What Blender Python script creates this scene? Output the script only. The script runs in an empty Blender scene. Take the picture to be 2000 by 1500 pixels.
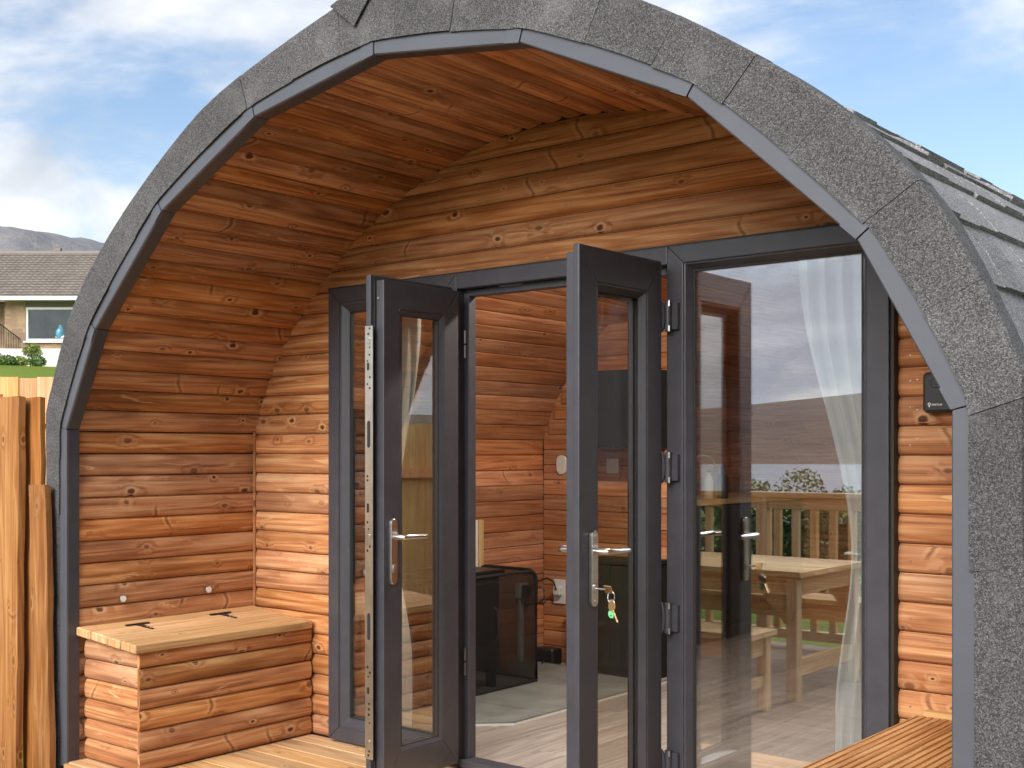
import bpy, bmesh, math, random
from mathutils import Vector, Matrix, noise
random.seed(7)
R = math.radians
SC = bpy.context.scene
COL = SC.collection

# ------------------------------------------------------------------ camera
CAM = Vector((2.725, -2.64, 1.272))
YAW = R(39.45)
cd = bpy.data.cameras.new('camera')
cam = bpy.data.objects.new('camera', cd); COL.objects.link(cam)
cam.location = CAM
cam.rotation_euler = (R(90), 0, YAW)
cd.sensor_width = 36; cd.lens = 42.18
cd.shift_y = (881.4 - 750) / 2000
cd.clip_start = 0.05; cd.clip_end = 20000
SC.camera = cam

# ------------------------------------------------------------------ sky + sun + exposure
SUN_DIR = Vector((0.08, -0.83, 0.52)).normalized()      # towards the sun
SUN_STRENGTH, SUN_ANGLE = 3.2, 46
SKY_STRENGTH = 0.105
SC.view_settings.view_transform = 'Standard'
SC.view_settings.look = 'None'
SC.view_settings.gamma = 1
SC.view_settings.use_curve_mapping = False
SC.view_settings.exposure = 0.84

W = bpy.data.worlds.new('World'); SC.world = W; W.use_nodes = True
nt = W.node_tree; nt.nodes.clear()
def wn(t, **k):
    n = nt.nodes.new(t)
    for a, b in k.items(): setattr(n, a, b)
    return n
def wmath(op, a, b=None, clamp=False):
    n = wn('ShaderNodeMath', operation=op, use_clamp=clamp)
    for i, v in enumerate((a, b)):
        if v is None: continue
        if isinstance(v, (int, float)): n.inputs[i].default_value = v
        else: nt.links.new(v, n.inputs[i])
    return n.outputs[0]
sky = wn('ShaderNodeTexSky', sky_type='NISHITA', sun_disc=False)
sky.sun_elevation = math.asin(SUN_DIR.z)
sky.sun_rotation = math.atan2(SUN_DIR.x, SUN_DIR.y)
sky.air_density = 1.0; sky.dust_density = 0.6; sky.ozone_density = 1.5
tc = wn('ShaderNodeTexCoord'); sp = wn('ShaderNodeSeparateXYZ'); nt.links.new(tc.outputs['Generated'], sp.inputs[0])
zz = wmath('ADD', wmath('MAXIMUM', sp.outputs[2], 0.0), 0.28)
cx = wn('ShaderNodeCombineXYZ')
nt.links.new(wmath('DIVIDE', sp.outputs[0], zz), cx.inputs[0]); nt.links.new(wmath('DIVIDE', sp.outputs[1], zz), cx.inputs[1])
n1 = wn('ShaderNodeTexNoise'); n1.inputs['Scale'].default_value = 1.9; n1.inputs['Detail'].default_value = 6; n1.inputs['Roughness'].default_value = 0.60
n1.inputs['Distortion'].default_value = 0.25
mp = wn('ShaderNodeMapping'); mp.inputs['Location'].default_value = (3.1, 1.7, 0.4)
nt.links.new(cx.outputs[0], mp.inputs[0]); nt.links.new(mp.outputs[0], n1.inputs['Vector'])
# cloudier towards the loch (the glass reflects an overcast sky there)
cov = wmath('ADD', n1.outputs['Fac'], wmath('ADD', wmath('MULTIPLY', sp.outputs[1], -0.08), 0.015))
rmp = wn('ShaderNodeValToRGB'); rmp.color_ramp.elements[0].position = 0.34; rmp.color_ramp.elements[1].position = 0.58
rmp.color_ramp.interpolation = 'EASE'
nt.links.new(cov, rmp.inputs[0])
n2 = wn('ShaderNodeTexNoise'); n2.inputs['Scale'].default_value = 2.2; n2.inputs['Detail'].default_value = 4
mp2 = wn('ShaderNodeMapping'); mp2.inputs['Scale'].default_value = (1.0, 2.0, 1)
nt.links.new(cx.outputs[0], mp2.inputs[0]); nt.links.new(mp2.outputs[0], n2.inputs['Vector'])
crm = wn('ShaderNodeValToRGB')
crm.color_ramp.elements[0].position = 0.38; crm.color_ramp.elements[0].color = (0.40, 0.42, 0.46, 1)
crm.color_ramp.elements[1].position = 0.58; crm.color_ramp.elements[1].color = (0.62, 0.635, 0.66, 1)
nt.links.new(wmath('ADD', n2.outputs['Fac'], wmath('MULTIPLY', sp.outputs[1], 0.10)), crm.inputs[0])
scl = wn('ShaderNodeVectorMath', operation='SCALE'); scl.inputs['Scale'].default_value = SKY_STRENGTH
nt.links.new(sky.outputs[0], scl.inputs[0])
mx = wn('ShaderNodeMix', data_type='RGBA')
nt.links.new(rmp.outputs[0], mx.inputs['Factor']); nt.links.new(scl.outputs[0], mx.inputs['A']); nt.links.new(crm.outputs[0], mx.inputs['B'])
W.cycles.sampling_method = 'MANUAL'; W.cycles.sample_map_resolution = 512
bg = wn('ShaderNodeBackground'); bg.inputs['Strength'].default_value = 1.0
wo = wn('ShaderNodeOutputWorld')
nt.links.new(mx.outputs['Result'], bg.inputs[0]); nt.links.new(bg.outputs[0], wo.inputs[0])

sl = bpy.data.lights.new('sun', 'SUN'); sl.energy = SUN_STRENGTH; sl.angle = R(SUN_ANGLE); sl.color = (1.0, 0.955, 0.89)
so = bpy.data.objects.new('sun', sl); COL.objects.link(so)
so.rotation_euler = SUN_DIR.to_track_quat('Z', 'Y').to_euler()

cy = SC.cycles
cy.use_denoising = True
cy.max_bounces = 5; cy.diffuse_bounces = 3; cy.glossy_bounces = 4; cy.transmission_bounces = 2; cy.transparent_max_bounces = 16
cy.use_adaptive_sampling = True; cy.adaptive_threshold = .035
cy.sample_clamp_indirect = 6
cy.caustics_reflective = False; cy.caustics_refractive = False

# ------------------------------------------------------------------ material helpers
class NT:
    def __init__(s, name):
        s.m = bpy.data.materials.new(name); s.m.use_nodes = True
        s.t = s.m.node_tree; s.t.nodes.clear()
        s.out = s.n('ShaderNodeOutputMaterial')
        s.b = s.n('ShaderNodeBsdfPrincipled'); s.l(s.b.outputs[0], s.out.inputs[0])
    def n(s, ty, **k):
        x = s.t.nodes.new(ty)
        for a, b in k.items(): setattr(x, a, b)
        return x
    def l(s, a, b): s.t.links.new(a, b)
    def put(s, v, sock):
        if isinstance(v, bpy.types.NodeSocket): s.l(v, sock)
        else: sock.default_value = v
    def math(s, op, a, b=0.0, c=None, clamp=False):
        x = s.n('ShaderNodeMath', operation=op, use_clamp=clamp)
        s.put(a, x.inputs[0]); s.put(b, x.inputs[1])
        if c is not None: s.put(c, x.inputs[2])
        return x.outputs[0]
    def mix(s, f, a, b, blend='MIX'):
        x = s.n('ShaderNodeMix', data_type='RGBA', blend_type=blend)
        s.put(f, x.inputs['Factor'])
        for v, i in ((a, 'A'), (b, 'B')):
            if isinstance(v, tuple): v = tuple(v) + ((1,) if len(v) == 3 else ())
            s.put(v, x.inputs[i])
        return x.outputs['Result']
    def ramp(s, f, stops, interp='LINEAR'):
        x = s.n('ShaderNodeValToRGB'); cr = x.color_ramp; cr.interpolation = interp
        while len(cr.elements) < len(stops): cr.elements.new(0.5)
        for e, (p, c) in zip(cr.elements, stops):
            e.position = p; e.color = (c if isinstance(c, tuple) else (c, c, c)) + (1,)
        s.put(f, x.inputs[0]); return x.outputs[0]
    def sm(s, v, lo, hi, a=0.0, b=1.0):
        x = s.n('ShaderNodeMapRange', interpolation_type='SMOOTHSTEP')
        s.put(v, x.inputs[0]); 
        for i, q in zip((1, 2, 3, 4), (lo, hi, a, b)): s.put(q, x.inputs[i])
        return x.outputs[0]
    def noise(s, vec, scale, detail=3, rough=.5, dist=0.0, out='Fac'):
        x = s.n('ShaderNodeTexNoise')
        if vec is not None: s.l(vec, x.inputs['Vector'])
        x.inputs['Scale'].default_value = scale; x.inputs['Detail'].default_value = detail
        x.inputs['Roughness'].default_value = rough; x.inputs['Distortion'].default_value = dist
        return x.outputs[out]
    def obj(s): return s.n('ShaderNodeTexCoord').outputs['Object']
    def mapped(s, vec, scale=(1, 1, 1), loc=(0, 0, 0)):
        x = s.n('ShaderNodeMapping'); s.l(vec, x.inputs[0])
        x.inputs['Scale'].default_value = scale; x.inputs['Location'].default_value = loc
        return x.outputs[0]
    def rand(s): return s.n('ShaderNodeObjectInfo').outputs['Random']
    def bump(s, h, strength=.3, dist=.01):
        x = s.n('ShaderNodeBump'); x.inputs['Strength'].default_value = strength; x.inputs['Distance'].default_value = dist
        s.l(h, x.inputs['Height']); s.l(x.outputs[0], s.b.inputs['Normal'])
    def set(s, **k):
        for a, v in k.items():
            key = {'color': 'Base Color', 'rough': 'Roughness', 'metal': 'Metallic', 'spec': 'Specular IOR Level'}.get(a, a)
            if key == 'Base Color' and isinstance(v, tuple): v = v + (1,)
            s.put(v, s.b.inputs[key])

def wood(name, dark, mid, light, knotc, rough=.55, knots=.55, tone=(.84, 1.12), grain=1.0, blotch=.48, bump=.3, hue=.0022, streak=.7):
    """plank timber: grain along u, knots with a pale rim, streaks; each plank differs by its own random number"""
    g = NT(name); rnd = g.rand()
    uv = g.n('ShaderNodeUVMap'); uv.uv_map = 'UVMap'
    cmb = g.n('ShaderNodeCombineXYZ')
    for i, k in enumerate((37.0, 71.0, 0.0)): g.l(g.math('MULTIPLY', rnd, k), cmb.inputs[i])
    add = g.n('ShaderNodeVectorMath', operation='ADD'); g.l(uv.outputs[0], add.inputs[0]); g.l(cmb.outputs[0], add.inputs[1])
    P = add.outputs[0]
    def nz(sx, sy, detail, rough_=.55, dist=0.0):
        x = g.n('ShaderNodeTexNoise', noise_dimensions='2D'); g.l(g.mapped(P, (sx, sy, 1)), x.inputs['Vector'])
        x.inputs['Scale'].default_value = 1; x.inputs['Detail'].default_value = detail; x.inputs['Roughness'].default_value = rough_; x.inputs['Distortion'].default_value = dist
        return x.outputs['Fac']
    vor = g.n('ShaderNodeTexVoronoi', feature='F1', voronoi_dimensions='2D'); vor.inputs['Scale'].default_value = 1
    g.l(g.mapped(P, (4.6, 8.0, 1)), vor.inputs['Vector'])
    wob = nz(26, 34, 1)
    d = g.math('MULTIPLY', vor.outputs['Distance'], g.math('MULTIPLY_ADD', wob, .9, .55))
    sepc = g.n('ShaderNodeSeparateColor'); g.l(vor.outputs['Color'], sepc.inputs[0])
    has = g.math('LESS_THAN', sepc.outputs[0], knots)
    dk = g.math('DIVIDE', d, g.math('MULTIPLY_ADD', sepc.outputs[1], .62, .28))
    near = g.math('MULTIPLY', g.sm(dk, .05, .46, 1, 0), has)
    core = g.math('MULTIPLY', g.sm(dk, .065, .10, 1, 0), has)
    halo = g.math('MULTIPLY', g.math('MULTIPLY', g.sm(dk, .09, .12, 0, 1), g.sm(dk, .13, .22, 1, 0)), has)
    loose = g.math('GREATER_THAN', sepc.outputs[2], .55)
    fine = nz(1.1 * grain, 46 * grain, 5, .6, .15)
    hair = nz(5, 330, 2, .6)
    flow = nz(.55, 11, 1.5)
    rings = g.math('MULTIPLY_ADD', g.math('SINE', g.math('ADD', g.math('MULTIPLY', flow, 46), g.math('MULTIPLY', near, 6))), .5, .5)
    v = g.math('ADD', g.math('MULTIPLY', fine, .60), g.math('ADD', g.math('MULTIPLY', rings, .15), g.math('MULTIPLY', hair, .27)))
    col = g.ramp(v, [(.29, dark), (.50, mid), (.76, light)])
    col = g.mix(g.sm(nz(1.5, 5, 3, .6), .44, .72, 0, blotch), col, dark)
    pale = nz(3.0, 34, 4, .72, .6)
    col = g.mix(g.sm(pale, .62, .72, 0, streak), col, light)
    col = g.mix(g.math('MULTIPLY', near, .34), col, dark)
    col = g.mix(g.math('MULTIPLY', halo, g.math('MULTIPLY_ADD', loose, .4, .25)), col, light)
    col = g.mix(g.math('MULTIPLY', core, g.math('MULTIPLY_ADD', loose, .35, .5)), col, knotc)
    # resin and cross checks running over some boards beside a knot
    dv = g.n('ShaderNodeVectorMath', operation='SUBTRACT'); g.l(g.mapped(P, (4.6, 8.0, 1)), dv.inputs[0]); g.l(vor.outputs['Position'], dv.inputs[1])
    sx = g.n('ShaderNodeSeparateXYZ'); g.l(dv.outputs[0], sx.inputs[0])
    bend = g.math('MULTIPLY', g.math('SINE', g.math('MULTIPLY_ADD', sx.outputs[1], 5.0, g.math('MULTIPLY', sepc.outputs[2], 6.0))), .10)
    lx_ = g.math('ABSOLUTE', g.math('ADD', sx.outputs[0], bend))
    chk = g.math('MULTIPLY', g.math('MULTIPLY', g.sm(lx_, .012, .045, 1, 0), g.sm(g.math('ABSOLUTE', sx.outputs[1]), .22, .5, 1, 0)), g.math('GREATER_THAN', sepc.outputs[0], 1 - knots * .20))
    col = g.mix(g.math('MULTIPLY', chk, .5), col, knotc)
    lit = g.math('MULTIPLY', g.math('MULTIPLY', g.sm(g.math('ABSOLUTE', g.math('SUBTRACT', lx_, .07)), .01, .05, 1, 0), g.sm(g.math('ABSOLUTE', sx.outputs[1]), .15, .42, 1, 0)), g.math('GREATER_THAN', sepc.outputs[0], 1 - knots * .20))
    col = g.mix(g.math('MULTIPLY', lit, .28), col, light)
    hsv = g.n('ShaderNodeHueSaturation'); g.l(col, hsv.inputs['Color'])
    g.l(g.math('MULTIPLY_ADD', rnd, tone[1] - tone[0], tone[0]), hsv.inputs['Value'])
    r2 = g.math('FRACT', g.math('MULTIPLY', rnd, 17.31))
    g.l(g.math('MULTIPLY_ADD', r2, 2 * hue, .5 - hue), hsv.inputs['Hue'])
    g.l(g.math('MULTIPLY_ADD', g.math('FRACT', g.math('MULTIPLY', rnd, 53.7)), .14, .92), hsv.inputs['Saturation'])
    g.set(color=hsv.outputs[0], spec=.22)
    g.l(g.math('MULTIPLY_ADD', fine, .25, rough - .05), g.b.inputs['Roughness'])
    g.bump(fine, bump, .004)
    return g.m

STD = dict(dark=(.21, .074, .028), mid=(.50, .212, .085), light=(.70, .42, .215), knotc=(.07, .022, .010))
M = {}; GRAIN = {}
def W_(key, axis, **k):
    M[key] = wood(key + '_timber', **k); GRAIN[key] = axis
for ax, k in ((0, 'x'), (1, 'y'), (2, 'z')): W_('stain_' + k, ax, **STD)
W_('stain_ceiling', 1, dark=(.20, .070, .026), mid=(.53, .212, .078), light=(.74, .43, .22), knotc=(.06, .02, .01), tone=(.72, 1.15), blotch=.5, streak=.85)
INS = dict(dark=(.27, .095, .040), mid=(.50, .205, .092), light=(.62, .33, .18), knotc=(.10, .03, .012), tone=(.76, 1.2), rough=.5, knots=.28)
W_('inner_y', 1, **INS); W_('inner_x', 0, **INS)
DK = dict(dark=(.40, .20, .08), mid=(.62, .36, .165), light=(.74, .52, .29), knotc=(.22, .09, .03), knots=.2, blotch=.2)
for ax, k in ((0, 'x'), (1, 'y'), (2, 'z')):
    W_('deck_' + k, ax, **DK); W_('pine_' + k, ax, dark=(.50, .30, .12), mid=(.70, .47, .23), light=(.80, .62, .37), knotc=(.25, .11, .04), knots=.2, blotch=.15)
W_('bench_y', 1, dark=(.36, .15, .055), mid=(.58, .30, .125), light=(.72, .47, .24), knotc=(.2, .08, .03), knots=.25)
W_('fence_z', 2, dark=(.20, .070, .020), mid=(.37, .155, .048), light=(.54, .29, .11), knotc=(.16, .06, .02), knots=.35, grain=.55, blotch=.5)
W_('pale_z', 2, dark=(.58, .27, .10), mid=(.72, .43, .18), light=(.80, .58, .30), knotc=(.3, .14, .05), knots=.2, tone=(.85, 1.08), hue=.018)
W_('patio_x', 0, dark=(.15, .10, .07), mid=(.25, .18, .135), light=(.34, .27, .21), knotc=(.1, .06, .04), knots=.15)
W_('laminate', 1, dark=(.18, .145, .13), mid=(.29, .245, .22), light=(.40, .355, .33), knotc=(.18, .13, .1), knots=.04, tone=(.85, 1.1), rough=.40, bump=.04, hue=.002, grain=.5)

def plain(name, color, rough=.5, metal=0.0, spec=.5, nz=0.0, nscale=30, bump=0.0, bscale=200, bdist=.001):
    g = NT(name); P = g.obj()
    if nz:
        v = g.noise(P, nscale, 5, .6)
        g.set(color=g.mix(g.sm(v, .3, .7), tuple(c * (1 - nz) for c in color), tuple(min(1, c * (1 + nz)) for c in color)))
    else: g.set(color=color)
    g.set(rough=rough, metal=metal, spec=spec)
    if bump: g.bump(g.noise(P, bscale, 2), bump, bdist)
    return g.m

M['anthracite'] = plain('anthracite_frame_foil', (.047, .047, .058), .38, spec=.55, nz=.10, nscale=14, bump=.10, bscale=420)
M['gasket'] = plain('black_gasket', (.012, .012, .012), .6)
M['trim'] = plain('grey_metal_trim', (.095, .101, .120), .34, metal=.1, spec=.55, nz=.06, nscale=5)
M['silver'] = plain('satin_steel', (.62, .61, .60), .28, metal=1, nz=.08, nscale=40)
M['strip'] = plain('zinc_lock_strip', (.66, .63, .55), .33, metal=1, nz=.15, nscale=9)
M['brass'] = plain('brass_key', (.62, .43, .22), .35, metal=1)
M['seam'] = plain('dark_timber_behind_joints', (.030, .012, .006), .9)
M['hole'] = plain('dark_slot', (.015, .015, .015), .7)
M['black'] = plain('black_enamel', (.012, .012, .013), .35, nz=.2)
M['blacksat'] = plain('black_plastic', (.016, .016, .018), .42, bump=.1, bscale=700)
M['unit'] = plain('dark_kitchen_front', (.016, .018, .018), .6, spec=.15, nz=.1)
M['white'] = plain('white_paint', (.78, .78, .77), .5)
M['whiteplastic'] = plain('white_plastic', (.72, .72, .70), .35)
M['green'] = plain('green_tag', (.16, .62, .28), .35)
M['pinkcard'] = plain('pink_print', (.50, .10, .16), .6, nz=.2, nscale=12)
M['red'] = plain('red_mark', (.65, .05, .06), .5)
M['printwhite'] = plain('white_print', (.85, .85, .85), .5)
M['tile'] = plain('grey_hearth_tile', (.20, .205, .195), .45, nz=.18, nscale=6)
M['render'] = plain('white_render', (.74, .74, .72), .85, nz=.05, nscale=3)
M['grille'] = plain('guard_frame', (.014, .013, .013), .5)

def shingle_mat(name, k):
    g = NT(name); P = g.obj()
    v = g.n('ShaderNodeTexVoronoi', feature='F1'); v.inputs['Scale'].default_value = 400; g.l(P, v.inputs['Vector'])
    sc = g.n('ShaderNodeSeparateColor'); g.l(v.outputs['Color'], sc.inputs[0])
    fine = g.noise(P, 420, 2, .7)
    f = g.math('ADD', g.math('MULTIPLY', sc.outputs[0], .62), g.math('MULTIPLY', fine, .45))
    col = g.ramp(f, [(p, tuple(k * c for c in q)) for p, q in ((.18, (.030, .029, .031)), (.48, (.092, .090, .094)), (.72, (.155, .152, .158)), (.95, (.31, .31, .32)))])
    wear = g.noise(P, 7, 4, .6)
    col = g.mix(g.sm(wear, .5, .75, 0, .25), col, (.22, .22, .23))
    hsv = g.n('ShaderNodeHueSaturation'); g.l(col, hsv.inputs['Color'])
    g.l(g.math('MULTIPLY', g.math('MULTIPLY_ADD', g.rand(), .30, .86), g.sm(g.noise(P, 2.3, 3, .6), .3, .7, .92, 1.08)), hsv.inputs['Value'])
    g.set(color=hsv.outputs[0], rough=.82, spec=.3)
    g.bump(f, .7, .003)
    return g.m
M['felt'] = shingle_mat('mineral_felt_edge', .72); M['felt_roof_lit'] = shingle_mat('mineral_felt_roof_lit', 2.0)  # one felt product; roof copy lightened to stand in for light on the slope

def glass_mat(name, refl=.22, tint=(.93, .95, .94), graze=.7):
    g = NT(name); g.t.nodes.remove(g.b)
    tr = g.n('ShaderNodeBsdfTransparent'); tr.inputs[0].default_value = tint + (1,)
    gl = g.n('ShaderNodeBsdfGlossy'); gl.inputs['Roughness'].default_value = 0.0; gl.inputs[0].default_value = (.95, .96, 1, 1)
    lw = g.n('ShaderNodeLayerWeight'); lw.inputs['Blend'].default_value = .5
    # coated double glazing: a floor of reflection that climbs towards grazing
    fac = g.math('MULTIPLY_ADD', g.math('POWER', lw.outputs['Facing'], 3.0), graze, refl, clamp=True)
    mx = g.n('ShaderNodeMixShader'); g.l(fac, mx.inputs[0]); g.l(tr.outputs[0], mx.inputs[1]); g.l(gl.outputs[0], mx.inputs[2])
    g.l(mx.outputs[0], g.out.inputs[0]); return g.m
M['glass'] = glass_mat('coated_glazing', .31)
M['glass2'] = glass_mat('door_glazing', .018, (.86, .84, .79), .3)
M['glass3'] = glass_mat('house_glazing', .07)

def cloth_mat():
    g = NT('white_voile'); P = g.obj()
    g.t.nodes.remove(g.b)
    df = g.n('ShaderNodeBsdfDiffuse'); df.inputs[0].default_value = (.93, .94, .95, 1)
    tl = g.n('ShaderNodeBsdfTranslucent'); tl.inputs[0].default_value = (.92, .93, .95, 1)
    mx = g.n('ShaderNodeMixShader'); mx.inputs[0].default_value = .25
    g.l(df.outputs[0], mx.inputs[1]); g.l(tl.outputs[0], mx.inputs[2]); g.l(mx.outputs[0], g.out.inputs[0])
    return g.m
M['voile'] = cloth_mat()

def grass_mat():
    g = NT('lawn_grass'); P = g.n('ShaderNodeTexCoord').outputs['Object']
    a = g.noise(P, .25, 4, .6); b = g.noise(P, 9, 4, .7)
    col = g.ramp(g.math('ADD', g.math('MULTIPLY', a, .5), g.math('MULTIPLY', b, .5)), [(.3, (.075, .110, .016)), (.5, (.135, .190, .028)), (.7, (.20, .255, .05))])
    g.set(color=col, rough=.9, spec=.1); g.bump(b, .6, .05); return g.m
M['grass'] = grass_mat()

def hill_mat(name, low, mid, high, s):
    g = NT(name); P = g.obj()
    a = g.noise(P, s, 8, .62, .4); b = g.noise(P, s * 7, 6, .65)
    col = g.ramp(g.math('ADD', g.math('MULTIPLY', a, .6), g.math('MULTIPLY', b, .4)), [(.34, low), (.5, mid), (.66, high)])
    g.set(color=col, rough=.95, spec=.05); g.bump(b, .8, 8); return g.m
M['scree'] = hill_mat('haze_tinted_scree', (.095, .102, .125), (.165, .168, .19), (.26, .235, .215), .006)  # blue in the darker tones stands in for distant haze
M['moor'] = hill_mat('brown_moor', (.075, .052, .032), (.15, .105, .062), (.22, .165, .10), .004)

def water_mat():
    g = NT('loch_water'); P = g.obj()
    g.set(color=(.22, .25, .28), rough=.35, spec=.6); g.bump(g.noise(g.mapped(P, (.25, .05, 1)), 1, 4), .35, .6); return g.m
M['water'] = water_mat()

def leaf_mat(name, a, b, c):
    g = NT(name); P = g.obj(); r = g.n('ShaderNodeNewGeometry').outputs['Random Per Island']
    g.set(color=g.ramp(r, [(0, a), (.5, b), (1, c)]), rough=.55, spec=.3)
    return g.m
M['leaf'] = leaf_mat('green_leaves', (.035, .085, .015), (.08, .17, .03), (.16, .26, .05))
M['leafy'] = leaf_mat('yellow_green_leaves', (.10, .17, .025), (.20, .27, .05), (.33, .36, .09))
M['leafd'] = leaf_mat('dark_hedge_leaves', (.015, .045, .012), (.03, .08, .02), (.06, .12, .03))
M['leafr'] = leaf_mat('purple_leaves', (.07, .02, .025), (.12, .035, .035), (.17, .06, .045))
M['bark'] = plain('bark', (.10, .07, .045), .9, nz=.3)

def stone_mat():
    g = NT('buff_stone_blocks'); P = g.obj()
    br = g.n('ShaderNodeTexBrick'); br.inputs['Scale'].default_value = 1
    mp = g.n('ShaderNodeMapping'); mp.inputs['Rotation'].default_value = (R(90), 0, 0); g.l(P, mp.inputs[0]); g.l(mp.outputs[0], br.inputs['Vector'])
    br.inputs['Brick Width'].default_value = .42; br.inputs['Row Height'].default_value = .14; br.inputs['Mortar Size'].default_value = .008
    br.inputs['Color1'].default_value = (.42, .30, .16, 1); br.inputs['Color2'].default_value = (.24, .13, .10, 1); br.inputs['Mortar'].default_value = (.36, .30, .24, 1)
    br.inputs['Bias'].default_value = -.2
    col = g.mix(g.sm(g.noise(P, 2.4, 3), .4, .65), br.outputs['Color'], (.30, .20, .13))
    g.set(color=col, rough=.9); g.bump(br.outputs['Fac'], -.4, .01); return g.m
M['stone'] = stone_mat()

def rooftile_mat():
    g = NT('weathered_roof_tile'); P = g.obj()
    r = g.n('ShaderNodeNewGeometry').outputs['Random Per Island']
    col = g.mix(g.noise(P, 3, 4), g.ramp(r, [(0, (.17, .145, .13)), (1, (.27, .235, .21))]), (.24, .21, .19))
    g.set(color=col, rough=.9); return g.m
M['rooftile'] = rooftile_mat()
def emit(name, col, st):
    g = NT(name); g.set(color=(.8, .8, .8)); g.b.inputs['Emission Color'].default_value = col + (1,); g.b.inputs['Emission Strength'].default_value = st
    return g.m
M['lamp'] = emit('lit_downlight', (1, .86, .66), 9)

# ------------------------------------------------------------------ mesh helpers
def grain_uv(me, axis):
    """u runs along the grain, v across each face, both in metres from the piece's middle"""
    cs = [v.co for v in me.vertices]
    mid = sum(cs, Vector((0, 0, 0))) / len(cs); ax = Vector((0, 0, 0)); ax[axis] = 1
    uvl = me.uv_layers.new(name='UVMap'); buf = [0.0] * (2 * len(me.loops))
    for p in me.polygons:
        n = p.normal; t = n.cross(ax)
        if t.length > .35: t.normalize(); a = ax
        else:
            a = Vector((0, 0, 0)); a[(axis + 1) % 3] = 1; t = Vector((0, 0, 0)); t[(axis + 2) % 3] = 1
        for li in p.loop_indices:
            r = cs[me.loops[li].vertex_index] - mid
            buf[2 * li] = r.dot(a); buf[2 * li + 1] = r.dot(t)
    uvl.data.foreach_set('uv', buf)
class MB:
    def __init__(s): s.v = []; s.f = []
    def add(s, vs, fs):
        o = len(s.v); s.v += [tuple(q) for q in vs]; s.f += [tuple(i + o for i in f) for f in fs]; return s
    def box(s, x0, x1, y0, y1, z0, z1):
        return s.add([(x0, y0, z0), (x1, y0, z0), (x1, y1, z0), (x0, y1, z0), (x0, y0, z1), (x1, y0, z1), (x1, y1, z1), (x0, y1, z1)],
                     [(0, 3, 2, 1), (4, 5, 6, 7), (0, 1, 5, 4), (1, 2, 6, 5), (2, 3, 7, 6), (3, 0, 4, 7)])
    def loft(s, rings, cap=True, closed=True):
        n = len(rings[0]); vs = [p for r in rings for p in r]; fs = []
        for i in range(len(rings) - 1):
            for j in range(n if closed else n - 1):
                a, b = i * n + j, i * n + (j + 1) % n
                fs.append((a, b, b + n, a + n))
        if cap and closed: fs += [tuple(reversed(range(n))), tuple(range((len(rings) - 1) * n, len(rings) * n))]
        return s.add(vs, fs)
    def tube(s, pts, r, seg=8):
        pts = [Vector(p) for p in pts]; rr = r if isinstance(r, (list, tuple)) else [r] * len(pts); rings = []
        for i, p in enumerate(pts):
            t = (pts[min(i + 1, len(pts) - 1)] - pts[max(i - 1, 0)]).normalized()
            u = t.cross(Vector((0, 0, 1)))
            if u.length < 1e-3: u = t.cross(Vector((1, 0, 0)))
            u.normalize(); w = t.cross(u)
            rings.append([p + rr[i] * (math.cos(a) * u + math.sin(a) * w) for a in [2 * math.pi * k / seg for k in range(seg)]])
        return s.loft(rings)
    def prism(s, poly, axis, a, b):
        def q(p, t): return (t, p[0], p[1]) if axis == 0 else (p[0], t, p[1]) if axis == 1 else (p[0], p[1], t)
        return s.loft([[q(p, a) for p in poly], [q(p, b) for p in poly]])
    def xf(s, m):
        s.v = [tuple(m @ Vector(v)) for v in s.v]; return s
    def build(s, name, mat, parent=None, bevel=0, smooth=False, seg=1):
        me = bpy.data.meshes.new(name); me.from_pydata(s.v, [], s.f)
        bm = bmesh.new(); bm.from_mesh(me)
        bmesh.ops.recalc_face_normals(bm, faces=bm.faces)
        if bevel: bmesh.ops.bevel(bm, geom=list(bm.edges), offset=bevel, segments=seg, affect='EDGES', profile=.6, clamp_overlap=True)
        bm.to_mesh(me); bm.free()
        me.materials.append(M[mat])
        if mat in GRAIN: grain_uv(me, GRAIN[mat])
        if smooth:
            me.polygons.foreach_set('use_smooth', [True] * len(me.polygons)); me.set_sharp_from_angle(angle=R(38))
        return link(name, me, parent)
def link(name, data, parent=None):
    o = bpy.data.objects.new(name, data); COL.objects.link(o)
    if parent is not None: o.parent = parent
    return o
def tag(o, label=None, cat=None, group=None, kind=None):
    if label: o['label'] = label
    if cat: o['category'] = cat
    if group: o['group'] = group
    if kind: o['kind'] = kind
    return o
def empty(name, loc=(0, 0, 0), rz=0):
    o = link(name, None); o.location = loc; o.rotation_euler = (0, 0, rz); o.empty_display_size = .1; return o
def struct(o, label=None): return tag(o, label=label, kind='structure')
def copy_tree(o, parent=None):
    c = o.copy(); COL.objects.link(c); c.parent = parent
    for ch in [q for q in o.children]: copy_tree(ch, c)
    return c

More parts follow.
